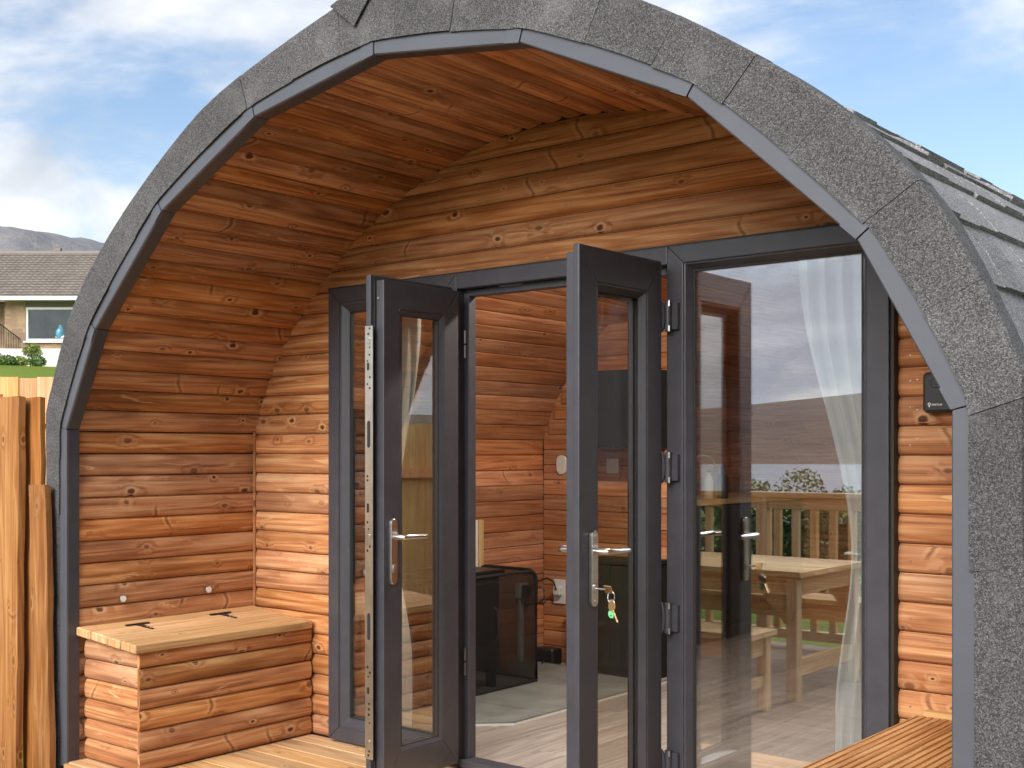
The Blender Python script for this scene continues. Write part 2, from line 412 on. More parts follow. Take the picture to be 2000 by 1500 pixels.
# ------------------------------------------------------------------ terrain, water, hills
NDIR = Vector((-.870, .493))
def sstep(a, b, t):
    t = max(0, min(1, (t - a) / (b - a))); return t * t * (3 - 2 * t)
def ground_z(x, y):
    s = (x - CAM.x) * NDIR.x + (y - CAM.y) * NDIR.y
    z = -.45 + 4.75 * sstep(12, 46, s) + max(0, s - 60) * .02
    f = max(0, -y - 7)
    z -= min(f * .046, 26) 
    z += .25 * noise.noise(Vector((x * .05, y * .05, 0))) * sstep(10, 40, math.hypot(x, y))
    return z
def grid_terrain():
    mb = MB(); rs = [0, 2, 4, 6, 9, 12, 16, 20, 25, 30, 36, 42, 48, 56, 70, 90, 120, 170, 240, 340, 480, 700, 1000, 1500, 2500, 4000]; N = 96
    vs = [(0, 0, ground_z(0, 0))]
    for r in rs[1:]:
        for k in range(N):
            a = 2 * math.pi * k / N; x, y = r * math.cos(a), r * math.sin(a); vs.append((x, y, ground_z(x, y)))
    fs = [(0, 1 + k, 1 + (k + 1) % N) for k in range(N)]
    for i in range(len(rs) - 2):
        for k in range(N):
            a = 1 + i * N + k; b = 1 + i * N + (k + 1) % N; fs.append((a, a + N, b + N, b))
    return mb.add(vs, fs)
struct(grid_terrain().build('ground', 'grass', smooth=True), 'green lawn rising to the house behind the fence')
wb = MB(); wb.add([(-6000, -380, -19.5), (6000, -380, -19.5), (6000, -6000, -19.5), (-6000, -6000, -19.5)], [(0, 1, 2, 3)])
struct(wb.build('water', 'water'), 'grey loch mirrored in the glass')

def ridge(name, cxy, az0, az1, r0, r1, prof, mat, seed, base, rough=.22, na=90, nr=26, label=None):
    mb = MB(); rows = []
    for i in range(nr + 1):
        t = i / nr; r = r0 + (r1 - r0) * t; row = []
        for k in range(na + 1):
            u = k / na; a = az0 + (az1 - az0) * u
            x, y = cxy[0] + r * math.sin(a), cxy[1] + r * math.cos(a)
            h = prof(u) * sstep(0, .62, t) * (1 - .55 * sstep(.66, 1, t))
            p = Vector((x / 260, y / 260, seed))
            n = noise.fractal(p, .9, 2.1, 6)
            row.append((x, y, base + h * (1 + rough * n * (1 - .96 * sstep(.30, .60, t))) ))
        rows.append(row)
    mb.loft(rows, closed=False)
    return struct(mb.build(name, mat, smooth=True), label)
# grey mountain behind the neighbour's house (azimuth measured from +Y towards +X)
ridge('mountain', (CAM.x, CAM.y), R(-84), R(-22), 900, 2300,
      lambda u: 310 + 12 * math.sin(u * 9 + .5) - 75 * max(0, u - .30) + 6 * noise.noise(Vector((u * 14, 3, 0))), 'scree', 4.2, -5, .32, na=150, nr=40,
      label='grey scree covered mountain behind the tiled house roof')
ridge('hill', (0, 0), R(150), R(285), 1950, 3600,
      lambda u: 170 + 34 * math.sin(u * 7 + 1.2) + 420 * max(-.06, min(.06, .42 - u)) + 9 * noise.noise(Vector((u * 12, 8, 0))), 'moor', 9.7, -20, .18,
      label='brown moorland hill across the loch, mirrored in the glass')

# ------------------------------------------------------------------ pod profiles (half sections, x z)
IN = [(1.808, -.02), (1.808, 1.363), (1.590, 1.762), (1.138, 2.175), (.590, 2.432), (0.0, 2.522)]
OB = [(1.950, -.45), (1.950, 1.44), (1.786, 1.79), (1.576, 2.035), (1.336, 2.228), (.960, 2.465), (.630, 2.590), (.165, 2.705), (0.0, 2.728)]
def offs(poly, d):
    """offset a half profile outwards by d, mitred at the corners"""
    out = []
    for i, p in enumerate(poly):
        ns = []
        for a, b in ((i - 1, i), (i, i + 1)):
            if a < 0 or b >= len(poly): continue
            dx, dz = poly[b][0] - poly[a][0], poly[b][1] - poly[a][1]; L = math.hypot(dx, dz)
            ns.append(Vector((dz / L, -dx / L)))
        if i == len(poly) - 1: ns.append(Vector((-ns[0].x, ns[0].y)))
        m = sum(ns, Vector((0, 0))) / len(ns); k = d / m.length_squared
        out.append((p[0] + m.x * k, p[1] + m.y * k))
    return out
def full(poly):                       # left foot over the top to the right foot
    return [(-x, z) for x, z in poly[:-1]] + [poly[-1]] + [(x, z) for x, z in reversed(poly[:-1])]
def spline(poly, k=3):
    out = []
    for i in range(len(poly) - 1):
        p0 = poly[i - 1] if i > 0 else poly[0]; p1, p2 = poly[i], poly[i + 1]
        p3 = poly[i + 2] if i + 2 < len(poly) else (-poly[-2][0], poly[-2][1])
        for j in range(k):
            t = j / k; w = (-.5 * t + t * t - .5 * t ** 3, 1 - 2.5 * t * t + 1.5 * t ** 3, .5 * t + 2 * t * t - 1.5 * t ** 3, -.5 * t * t + .5 * t ** 3)
            out.append(tuple(sum(w[m] * (p0, p1, p2, p3)[m][c] for m in range(4)) for c in (0, 1)))
    return out + [poly[-1]]
OB = [OB[0]] + spline(OB[1:], 3)
def bowed(poly, sag, k=5):
    """the half profile with each straight length bowed outwards a little"""
    out = [poly[0]]
    for i in range(1, len(poly) - 1):
        a, b = poly[i], poly[i + 1]; L = math.hypot(b[0] - a[0], b[1] - a[1]); nx, nz_ = (b[1] - a[1]) / L, -(b[0] - a[0]) / L
        for j in range(k):
            t = j / k; e = 4 * t * (1 - t) * sag
            out.append((a[0] + (b[0] - a[0]) * t + nx * e, a[1] + (b[1] - a[1]) * t + nz_ * e))
    return out + [poly[-1]]
LIN = [IN[0]] + spline([(1.808, 1.06)] + IN[1:], 5)
def half_at(z, poly=LIN):
    for a, b in zip(poly, poly[1:]):
        if a[1] <= z <= b[1] and b[1] > a[1]: return a[0] + (b[0] - a[0]) * (z - a[1]) / (b[1] - a[1])
    return poly[0][0] if z < poly[0][1] else 0.0
LEN = 5.75
YB = .96                              # face of the end wall that carries the doors

pod = empty('camping_pod')
tag(pod, 'barrel roofed timber camping pod with grey shingle edge and open glazed doors', 'camping pod')

# shell between lining and roof
shell = MB()
inn, out_ = full(offs(LIN, .024)), full(offs(OB, -.042))
ring_a = [(x, .012, z) for x, z in out_] + [(x, .012, z) for x, z in reversed(inn)]
ring_b = [(x, LEN, z) for x, z in out_] + [(x, LEN, z) for x, z in reversed(inn)]
n = len(ring_a); no, ni = len(out_), len(inn)
shell.add(ring_a + ring_b, [(i, (i + 1) % n, (i + 1) % n + n, i + n) for i in range(n)])
def band_faces(o, flip):
    # cap faces of the shell: triangulated strip between outer and inner line
    a, b = 0, n - 1; fs = []
    while a < no - 1 or b > no:
        if a < no - 1 and (b <= no or (a + 1) / no <= (n - b) / ni): fs.append((a + o, a + 1 + o, b + o)); a += 1
        else: fs.append((a + o, b - 1 + o, b + o)); b -= 1
    return fs
shell.f += band_faces(0, 0) + band_faces(n, 1)
roof = shell.build('roof', 'felt', pod)
MB().prism([(x, z) for x, z in full(LIN)], 1, LEN - .08, LEN - .005).build('rear_wall', 'inner_x', pod)

# --- boards
PROF = [(0.016, -.0140), (.034, -.0085), (.085, -.0040), (.2, -.0010), (.4, 0), (.62, -.0006), (.82, -.0036), (.93, -.0085), (.962, -.0140)]
FLAT = [(0.006, -.007), (.05, -.001), (.10, 0), (.90, 0), (.95, -.001), (.994, -.007)]
def lining(name, prof, mat_wall, mat_top, y0, y1, inset, jitter):
    base = MB(); bk = full(offs(LIN, -inset + .0152)); bk2 = full(offs(LIN, -inset + .0172))
    base.loft([[(x, y0 + .004, z) for x, z in bk] + [(x, y0 + .004, z) for x, z in reversed(bk2)],
               [(x, y1 - .004, z) for x, z in bk] + [(x, y1 - .004, z) for x, z in reversed(bk2)]])
    par = base.build(name, 'seam', pod)
    P = offs(LIN, -inset)
    acc = [0]
    for a, b in zip(P, P[1:]): acc.append(acc[-1] + math.hypot(b[0] - a[0], b[1] - a[1]))
    k = round(acc[-1] / .0905); W1 = acc[-1] / k
    def at(q):
        q = max(0, min(q, acc[-1]))
        for m in range(len(P) - 1):
            if q <= acc[m + 1] + 1e-9: t = (q - acc[m]) / (acc[m + 1] - acc[m]); return (P[m][0] + (P[m + 1][0] - P[m][0]) * t, P[m][1] + (P[m + 1][1] - P[m][1]) * t)
    for side in (-1, 1):
        for j in range(k):
            a, b = at(j * W1), at((j + 1) * W1); L = math.hypot(b[0] - a[0], b[1] - a[1]); d = ((b[0] - a[0]) / L, (b[1] - a[1]) / L)
            nrm = (d[1], -d[0])          # outwards
            wob = random.uniform(-.0012, .0012)
            pt_ = lambda t, o: (side * (a[0] + d[0] * t * L + nrm[0] * o), a[1] + d[1] * t * L + nrm[1] * o)
            rr = [pt_(t, -dep + wob) for t, dep in prof] + [pt_(t, .0147) for t in (.985, .012)]
            e = random.uniform(0, .003) if jitter else 0
            MB().loft([[(x, y0 + e, z) for x, z in rr], [(x, y1, z) for x, z in rr]]).build('board', mat_top if a[1] > 1.76 else mat_wall, par, smooth=True)
    return par
lining('porch_lining', PROF, 'stain_y', 'stain_ceiling', .040, YB + .012, 0.0, True)
lining('inner_lining', FLAT, 'inner_y', 'inner_y', YB + .10, LEN - .09, .022, False)

# --- end wall with the doors
FX0, FX1, FZ0, FZ1 = -1.245, 1.287, .012, 1.982
FY0, FY1 = .915, 1.0
bw = MB()
prof_pts = full(offs(LIN, .012))
half_pts = offs(LIN, .012)
for sgn, fx in ((-1, FX0 + .01), (1, FX1 - .01)):
    side_ = [(sgn * x, z) for x, z in half_pts if z < FZ1 - .006] + [(sgn * half_at(FZ1 - .006, half_pts), FZ1 - .006)]
    bw.prism(side_ + [(fx, FZ1 - .006), (fx, half_pts[0][1])], 1, YB + .015, YB + .095)
top = [(x, z) for x, z in prof_pts if z > FZ1 - .006]
h = half_at(FZ1 - .006, half_pts)
bw.prism([(-h, FZ1 - .006)] + top + [(h, FZ1 - .006)], 1, YB + .015, YB + .095)
end_wall = bw.build('end_wall', 'seam', pod)
ROW = .09
for k in range(28):
    z0 = k * ROW
    if z0 > 2.50: break
    spans = [(-9, 9)] if z0 > FZ1 - .02 else [(-9, FX0 + .004), (FX1 - .004, 9)]
    for xa, xb in spans:
        rings_l, rings_r = [], []
        ok = True; wob = random.uniform(-.0015, .0015)
        for t, dep in PROF:
            z = min(z0 + t * ROW, 2.519); hw = half_at(z) + .010
            xl, xr = max(-hw, xa), min(hw, xb)
            if xr - xl < .012: xr = xl + .012
            y = YB + (-dep) * 1.15 + wob
            rings_l.append((xl, y, z)); rings_r.append((xr, y, z))
        for t in (.985, .012):
            z = min(z0 + t * ROW, 2.519); hw = half_at(z) + .010
            xl, xr = max(-hw, xa), min(hw, xb)
            if xr - xl < .012: xr = xl + .012
            rings_l.append((xl, YB + .0148, z)); rings_r.append((xr, YB + .0148, z))
        MB().loft([rings_l, rings_r]).build('board', 'stain_x', end_wall, smooth=True)
nails = MB()
for k in range(27):
    z = k * ROW + .045; hw = half_at(z)
    for x in [-hw + .03, hw - .03, FX0 - .04, FX1 + .05] + ([-.62, .02, .66] if z > FZ1 else []):
        if (FX0 - .02 < x < FX1 + .02 and z < FZ1 + .02) or abs(x) > hw - .02: continue
        for dx in (0, .022):
            if random.random() < .6: continue
            r = .0023; zz_ = z + random.uniform(-.02, .02)
            nails.prism([(x + dx + r * math.cos(a), zz_ + r * math.sin(a)) for a in [q * math.pi / 3 for q in range(6)]], 1, YB - .0024, YB + .004)
tag(nails.build('nail_heads', 'silver', end_wall), kind='stuff')
# corner bead down the left and right corners, pale where the boards meet
for sx in (-1, 1):
    MB().box(sx * 1.806 - .006, sx * 1.806 + .006, YB - .009, YB + .004, 0, 1.362).build('corner_bead', 'stain_z', end_wall, bevel=.002)

# --- porch floor
pf = MB().box(-1.79, 1.79, .02, YB + .01, -.16, -.03).build('porch_floor', 'deck_x', pod)
for k in range(8):
    y0 = .0 + k * .1205
    MB().box(-1.80, 1.80, y0, min(y0 + .1165, YB - .003), -.028, 0).build('board', 'deck_x', pf, bevel=.003)
MB().box(-1.80, 1.80, -.022, -.002, -.16, -.004).build('front_board', 'deck_x', pf, bevel=.002)
# --- inside floor
fl = MB().box(-1.80, 1.80, YB + .03, LEN - .09, -.16, -.012).build('inside_floor', 'laminate', pod)
random.seed(3)
for i in range(19):
    x0 = -1.785 + i * .188; y = YB + .032 - random.uniform(0, 1.0)
    while y < LEN - .1:
        y1 = y + 1.22
        a, b = max(y, YB + .032), min(y1, LEN - .1)
        if b - a > .05: MB().box(x0 + .0008, x0 + .1872, a + .0008, b - .0008, -.0115, 0).build('plank', 'laminate', fl, bevel=.0012)
        y = y1

# ------------------------------------------------------------------ grey edge trim round the arch
TI, TO = offs(IN, -.006), offs(IN, .068)
ti, to = full(TI), full(TO)
trim = MB()
RI = full(offs(IN, .002))
for i in range(len(ti) - 1): pass
tr_root = MB()
ri2 = full(offs(IN, .030))
tr_root.loft([[(x, .004, z) for x, z in full(offs(IN, .006))] + [(x, .004, z) for x, z in reversed(ri2)],
              [(x, .011, z) for x, z in full(offs(IN, .006))] + [(x, .011, z) for x, z in reversed(ri2)]])
trim_root = tr_root.build('arch_trim', 'hole', pod)
def lerp2(a, b, t): return (a[0] + (b[0] - a[0]) * t, a[1] + (b[1] - a[1]) * t)
inner_back = full(offs(IN, .001))
for i in range(len(ti) - 1):
    a, b, c, d = ti[i], ti[i + 1], to[i + 1], to[i]
    L = math.hypot(b[0] - a[0], b[1] - a[1]); g = .0016 / L
    a2, b2, c2, d2 = lerp2(a, b, g), lerp2(a, b, 1 - g), lerp2(d, c, 1 - g), lerp2(d, c, g)
    e, f_ = inner_back[i], inner_back[i + 1]; e2, f2 = lerp2(e, f_, g), lerp2(e, f_, 1 - g)
    mb = MB()
    # L section: front face, rounded arris, return into the porch
    def sec(p_in, p_out, p_ib):
        mi = lerp2(p_in, p_out, .05)
        return [(p_out[0], -.010, p_out[1]), (mi[0], -.010, mi[1]), (p_in[0], -.006, p_in[1]), (p_in[0], .002, p_in[1]), (p_out[0], .002, p_out[1])]
    mb.loft([sec(a2, d2, e2), sec(b2, c2, f2)])
    seg = mb.build('trim_length', 'trim', trim_root)
    MB().loft([[(a2[0], .0022, a2[1]), (a2[0], .050, a2[1]), (e2[0], .050, e2[1]), (e2[0], .0022, e2[1])], [(b2[0], .0022, b2[1]), (b2[0], .050, b2[1]), (f2[0], .050, f2[1]), (f2[0], .0022, f2[1])]]).build('trim_return', 'anthracite', seg)
    # overlap strip beside each joint
    if 0 < i < len(ti) - 1:
        t = .055 / L
        p0, p1, q0, q1 = lerp2(a, b, 1 - t), lerp2(a, b, 1 - g), lerp2(d, c, 1 - t), lerp2(d, c, 1 - g)
        MB().loft([[(p0[0], -.0128, p0[1]), (q0[0], -.0128, q0[1]), (q0[0], -.0098, q0[1]), (p0[0], -.0098, p0[1])],
                   [(p1[0], -.0128, p1[1]), (q1[0], -.0128, q1[1]), (q1[0], -.0098, q1[1]), (p1[0], -.0098, p1[1])]]).build('joint_strip', 'trim', seg)

# ------------------------------------------------------------------ shingle edge band
def ray_hit(poly, th, c=(0, .75)):
    dx, dz = math.cos(th), math.sin(th); best = None
    for (x0, z0), (x1, z1) in zip(poly, poly[1:]):
        ex, ez = x1 - x0, z1 - z0; den = dx * ez - dz * ex
        if abs(den) < 1e-9: continue
        t = ((x0 - c[0]) * ez - (z0 - c[1]) * ex) / den; u = ((x0 - c[0]) * dz - (z0 - c[1]) * dx) / den
        if t > 0 and -1e-6 <= u <= 1 + 1e-6 and (best is None or t > best): best = t
    return (c[0] + dx * best, c[1] + dz * best)
bo, bi = full(OB), full(bowed(offs(IN, .034), .010))
band_root = MB()
bb_o, bb_i = full(offs(OB, -.004)), full(offs(IN, .034))
random.seed(11)
def place_band(ths, i, foot=None):
    """one felt piece of the edge: front face, bend, and a strip running back over the roof"""
    lift = .0016 * (i % 2) + random.uniform(0, .0012)
    rag = random.uniform(-.005, .003)
    rings = []
    for j, th in enumerate(ths):
        o = ray_hit(bo, th); q = ray_hit(bi, th)
        dx, dz = o[0] - q[0], o[1] - q[1]; L = math.hypot(dx, dz); ux, uz = dx / L, dz / L
        qa = (q[0] + ux * (rag + random.uniform(-.0015, .0015)), q[1] + uz * rag)
        up = (o[0] + ux * (.004 + lift), o[1] + uz * (.004 + lift)); um = (o[0] + ux * .001, o[1] + uz * .001); inn_ = (o[0] - ux * .006, o[1] - uz * .006); low = (o[0] - ux * .036, o[1] - uz * .036)
        yf = -.014 - lift
        # the lower lip stands off a little
        rings.append([(qa[0], yf - .003, qa[1]), (qa[0] + ux * .02, yf, qa[1] + uz * .02), (inn_[0], yf, inn_[1]), (um[0], yf + .002, um[1]), (up[0], yf + .010, up[1]), (up[0], .070, up[1]),
                      (low[0], .070, low[1]), (low[0], .0, low[1]), (qa[0] + ux * .02, .004, qa[1] + uz * .02), (qa[0], yf + .001, qa[1])])
    return MB().loft(rings).build('edge_shingle', 'felt', roof)
def theta(x, z): return math.atan2(z - .75, x)
# seam angles worked out from the photographed joints, right foot to left foot
seams = []
th = theta(1.90, 1.02)
a0 = th
marks = [a0]
marks += [R(a) for a in (18, 25.5, 33, 40.8, 48.1, 55.8, 63.3, 71.6, 79.5, 87, 94.7, 102.3, 110, 118, 126, 134, 142, 150, 158, 165)] + [math.pi - a0]
for i, (t0, t1) in enumerate(zip(marks, marks[1:])):
    k = 5; gp = .0004
    place_band([t0 + gp + (t1 - t0 - 2 * gp) * j / k for j in range(k + 1)], i)
# straight legs of the band below the spring line
for sx in (-1, 1):
    cuts = [1.035, .62, .2, -.45] if sx > 0 else [1.035, .3, -.45]
    for j, (z1, z0) in enumerate(zip(cuts, cuts[1:])):
        xo = 1.955 - (.018 if sx < 0 and j >= 0 else 0); lift = .003 * (j % 2)
        xs = sorted((sx * 1.852, sx * xo))
        MB().box(xs[0], xs[1], -.013 - lift, .003, z0 + .001, z1 + .012).box(*sorted((sx * (xo - .045), sx * (xo + .004 + lift))), .0031, .070, z0 + .001, z1 + .012).build('edge_shingle', 'felt', roof)
# diamond ridge cap folded over the front
dm = MB()
yv = -.026
tip = (-.075, 2.618); lf = (-.185, 2.706); rt = (.03, 2.735)
dm.loft([[(tip[0], yv, tip[1]), (lf[0], yv, lf[1]), (-.06, yv, 2.745), (rt[0], yv, rt[1])], [(tip[0], yv + .004, tip[1]), (lf[0], yv + .004, lf[1]), (-.06, yv + .004, 2.745), (rt[0], yv + .004, rt[1])]])
dm.loft([[(lf[0], yv, lf[1] + .001), (-.06, yv, 2.746), (rt[0] + .06, yv, rt[1] + .002)], [(lf[0] + .01, .30, lf[1] + .008), (-.06, .30, 2.752), (rt[0] + .06, .30, rt[1] + .008)],
         [(lf[0] + .01, .30, lf[1] + .004), (-.06, .30, 2.748), (rt[0] + .06, .30, rt[1] + .004)], [(lf[0], yv, lf[1] - .003), (-.06, yv, 2.742), (rt[0] + .06, yv, rt[1] - .002)]], closed=False)
dm.build('ridge_shingle', 'felt', roof)

# roof shingles: courses run along the pod
def arc(poly):
    acc = [0]
    for a, b in zip(poly, poly[1:]): acc.append(acc[-1] + math.hypot(b[0] - a[0], b[1] - a[1]))
    return acc
ACC = arc(OB)
def on_arc(s, off=0.0):
    s = max(0, min(s, ACC[-1] - 1e-6))
    for i in range(len(OB) - 1):
        if ACC[i] <= s <= ACC[i + 1]:
            t = (s - ACC[i]) / (ACC[i + 1] - ACC[i]); x = OB[i][0] + (OB[i + 1][0] - OB[i][0]) * t; z = OB[i][1] + (OB[i + 1][1] - OB[i][1]) * t
            dx, dz = (OB[i + 1][0] - OB[i][0]), (OB[i + 1][1] - OB[i][1]); L = math.hypot(dx, dz)
            return (x + dz / L * off, z - dx / L * off)
random.seed(5)
rest = MB()
EXPO = .205
s_ref = 2.125                       # a butt edge seen beside the band
c0 = s_ref - 10 * EXPO
cnt = 0
for side in (1, -1):
    k = 0
    while True:
        s0 = c0 + k * EXPO
        if s0 > ACC[-1] - .03: break
        y = .118 + random.uniform(0, .1)
        ya = .062
        while ya < LEN:
            w = random.choice((.13, .16, .2, .24)); yb = min(ya + w, LEN + .03)
            th = random.choice((.017, .021, .026)); ds = random.choice((0, 0, .007, -.007)); sl_ = .045
            pts = []
            for (s, lo, hi, sh) in ((s0 + ds, .001, th, 0), (s0 + .1, .0015, th * .72 + .002, sl_ * .5), (s0 + EXPO + .03, .002, .0045, sl_)):
                p, q = on_arc(s, lo - .030), on_arc(s, hi - .030)
                a_, b_ = max(ya + sh * (ya > .07), .062), yb + sh - .0015
                pts.append([(side * q[0], a_, q[1]), (side * q[0], b_, q[1]), (side * p[0], b_, p[1]), (side * p[0], a_, p[1])])
            if side > 0 and s0 > 1.55 and ya < 3.6:
                MB().loft(pts).build('shingle', 'felt_roof_lit', roof); cnt += 1
            else: rest.loft(pts)
            ya = yb
        k += 1
tag(rest.build('shingles', 'felt_roof_lit', roof), kind='stuff')

# ------------------------------------------------------------------ door frame
MX = (-.552, -.487, .495, .560)       # mullions beside the opening
def mitre(x0, x1, z0, z1, wl, wr, wb_, wt_, y0, y1):
    """four lengths of profile welded at 45 degree corners, a hair apart"""
    g = .0005; mb = MB(); o = [(x0, z0), (x1, z0), (x1, z1), (x0, z1)]; q = [(x0 + wl, z0 + wb_), (x1 - wr, z0 + wb_), (x1 - wr, z1 - wt_), (x0 + wl, z1 - wt_)]
    for k in range(4):
        a, b, c, d = o[k], o[(k + 1) % 4], q[(k + 1) % 4], q[k]; L = math.hypot(b[0] - a[0], b[1] - a[1]); ux, uz = (b[0] - a[0]) / L * g, (b[1] - a[1]) / L * g
        poly = [(a[0] + ux, a[1] + uz), (b[0] - ux, b[1] - uz), (c[0] - ux, c[1] - uz), (d[0] + ux, d[1] + uz)]
        mb.prism(poly, 1, y0, y1)
    return mb
fr = mitre(FX0, MX[1], FZ0, FZ1, .066, .065, .058, .062, FY0, FY1)
fr.add(*(lambda m: (m.v, m.f))(mitre(MX[2], FX1, FZ0, FZ1, .065, .072, .058, .062, FY0, FY1)))
fr.box(MX[1] + .0006, MX[2] - .0006, FY0 + .0005, FY1, FZ1 - .062, FZ1 - .0005)
frame = fr.build('door_frame', 'anthracite', pod, bevel=.003, seg=2)
MB().box(MX[1], MX[2], FY0 + .004, FY1, FZ0, FZ0 + .03).build('threshold', 'anthracite', frame, bevel=.004)
MB().box(FX0 - .012, FX1 + .012, FY0 + .008, YB + .02, FZ1 + .0005, FZ1 + .006).build('head_drip', 'gasket', frame)
MB().box(FX1 + .0005, FX1 + .012, FY0 + .012, YB + .02, FZ0, FZ1).build('side_seal', 'gasket', frame)
# inner stepped stop inside the opening
st = MB()
st.box(MX[1], MX[1] + .028, .958, FY1 + .001, FZ0 + .03, FZ1 - .062); st.box(MX[2] - .028, MX[2], .958, FY1 + .001, FZ0 + .03, FZ1 - .062)
st.box(MX[1] + .028, MX[2] - .028, .958, FY1 + .001, FZ1 - .09, FZ1 - .0625)
st.build('door_stop', 'anthracite', frame, bevel=.002)
MB().box(-.30, -.18, .955, .96, FZ1 - .0665, FZ1 - .060).build('keep_plate', 'silver', frame)
MB().box(.10, .22, .925, .957, FZ1 - .0725, FZ1 - .0625).box(.13, .15, .93, .95, FZ1 - .082, FZ1 - .0726).build('keep_plate', 'silver', frame, bevel=.001)

def bead_ring(x0, x1, z0, z1, w, ya, yb):
    """sloping glazing bead round a pane, mitred"""
    mb = MB(); c = [(x0, z0), (x1, z0), (x1, z1), (x0, z1)]; d = [(x0 + w, z0 + w), (x1 - w, z0 + w), (x1 - w, z1 - w), (x0 + w, z1 - w)]
    vs = []
    for p, q in zip(c, d): vs += [(p[0], ya, p[1]), (p[0] * .7 + q[0] * .3, ya + .001, p[1] * .7 + q[1] * .3), (q[0], yb, q[1]), (q[0], yb + .02, q[1]), (p[0], yb + .02, p[1])]
    fs = []
    for i in range(4):
        for k in range(5):
            a, b = i * 5 + k, i * 5 + (k + 1) % 5; a2, b2 = ((i + 1) % 4) * 5 + k, ((i + 1) % 4) * 5 + (k + 1) % 5
            fs.append((a, a2, b2, b))
    return mb.add(vs, fs)
def gasket_ring(x0, x1, z0, z1, w, y0, y1):
    return MB().box(x0, x0 + w, y0, y1, z0, z1).box(x1 - w, x1, y0, y1, z0, z1).box(x0 + w, x1 - w, y0, y1, z0, z0 + w).box(x0 + w, x1 - w, y0, y1, z1 - w, z1)
for nm, xa, xb in (('left', FX0 + .066, MX[0]), ('right', MX[3], FX1 - .072)):
    za, zb = FZ0 + .058, FZ1 - .062
    w = .040 if nm == 'left' else .022
    pane = MB().box(xa + .004, xb - .004, .9585, .9645, za + .004, zb - .004).build('side_pane', 'glass', pod)
    tag(pane, 'fixed side pane beside the left open door' if nm == 'left' else 'large fixed side pane mirroring sky, loch and picnic table')
    bead_ring(xa, xb, za, zb, w, FY0 + .006, .944).build('bead', 'anthracite', pane)
    gasket_ring(xa + w - .002, xb - w + .002, za + w - .002, zb - w + .002, .008, .9465, .958).build('gasket', 'gasket', pane)

# ------------------------------------------------------------------ door leaves
LWL, LWR, LZ0, LZ1 = .424, .444, .040, 1.905
def rot_z(a): return Matrix.Rotation(a, 4, 'Z')
def leaf(hx, hy, ang, sgn, label, LW):
    """leaf drawn shut along +x (sgn 1) or -x (sgn -1); outside is -y; thickness 70 mm with an overlapping outer flange"""
    root = empty('door_leaf', (hx, hy, 0), ang); root.parent = pod; tag(root, label)
    X = lambda a, b: tuple(sorted((sgn * a, sgn * b)))
    sw = .089
    m = Matrix.Scale(-1, 4, (1, 0, 0)) if sgn < 0 else Matrix.Identity(4)
    mitre(.004, LW - .004, LZ0, LZ1, sw - .004, sw - .004, .104, .104, .0, .044).xf(m).build('sash_body', 'anthracite', root, bevel=.004, seg=2)
    o = .020
    mitre(-.010, LW + o, LZ0 - o, LZ1 + o, sw - .002, sw - .012 + o, .092 + o, .092 + o, -.026, -.0012).xf(m).build('sash_flange', 'anthracite', root, bevel=.004, seg=2)
    gx0, gx1, gz0, gz1 = sw - .012, LW - sw + .012, LZ0 + .092, LZ1 - .092
    pn = MB().box(*X(gx0 + .008, gx1 - .008), .006, .030, gz0 + .008, gz1 - .008).build('pane', 'glass2', root)
    bead_ring(gx0, gx1, gz0, gz1, .022, -.024, -.002).xf(m).build('bead', 'anthracite', root)
    flip = Matrix.Translation((0, .044, 0)) @ Matrix.Scale(-1, 4, (0, 1, 0))
    bead_ring(gx0 + .012, gx1 - .012, gz0 + .012, gz1 - .012, .020, .002, .012).xf(flip).xf(m).build('bead', 'anthracite', root)
    gasket_ring(gx0 + .018, gx1 - .018, gz0 + .018, gz1 - .018, .007, .001, .006).xf(m).build('gasket', 'gasket', root)
    gasket_ring(gx0 + .028, gx1 - .028, gz0 + .028, gz1 - .028, .006, .0302, .0325).xf(m).build('gasket', 'gasket', root)
    # weather seal round the edge
    MB().box(*X(LW - .003, LW + .004), -.0009, .006, LZ0, LZ1).build('edge_seal', 'gasket', root)
    return root, X, m
lleaf, LX, lm = leaf(-.4945, .890, R(-89.3), 1, 'left open glazed door leaf with long metal lock strip on its edge', LWL)
rleaf, RX, rm = leaf(.5015 - .026, .862, R(89.6), -1, 'right open glazed door leaf with steel handle and keys in lock', LWR)

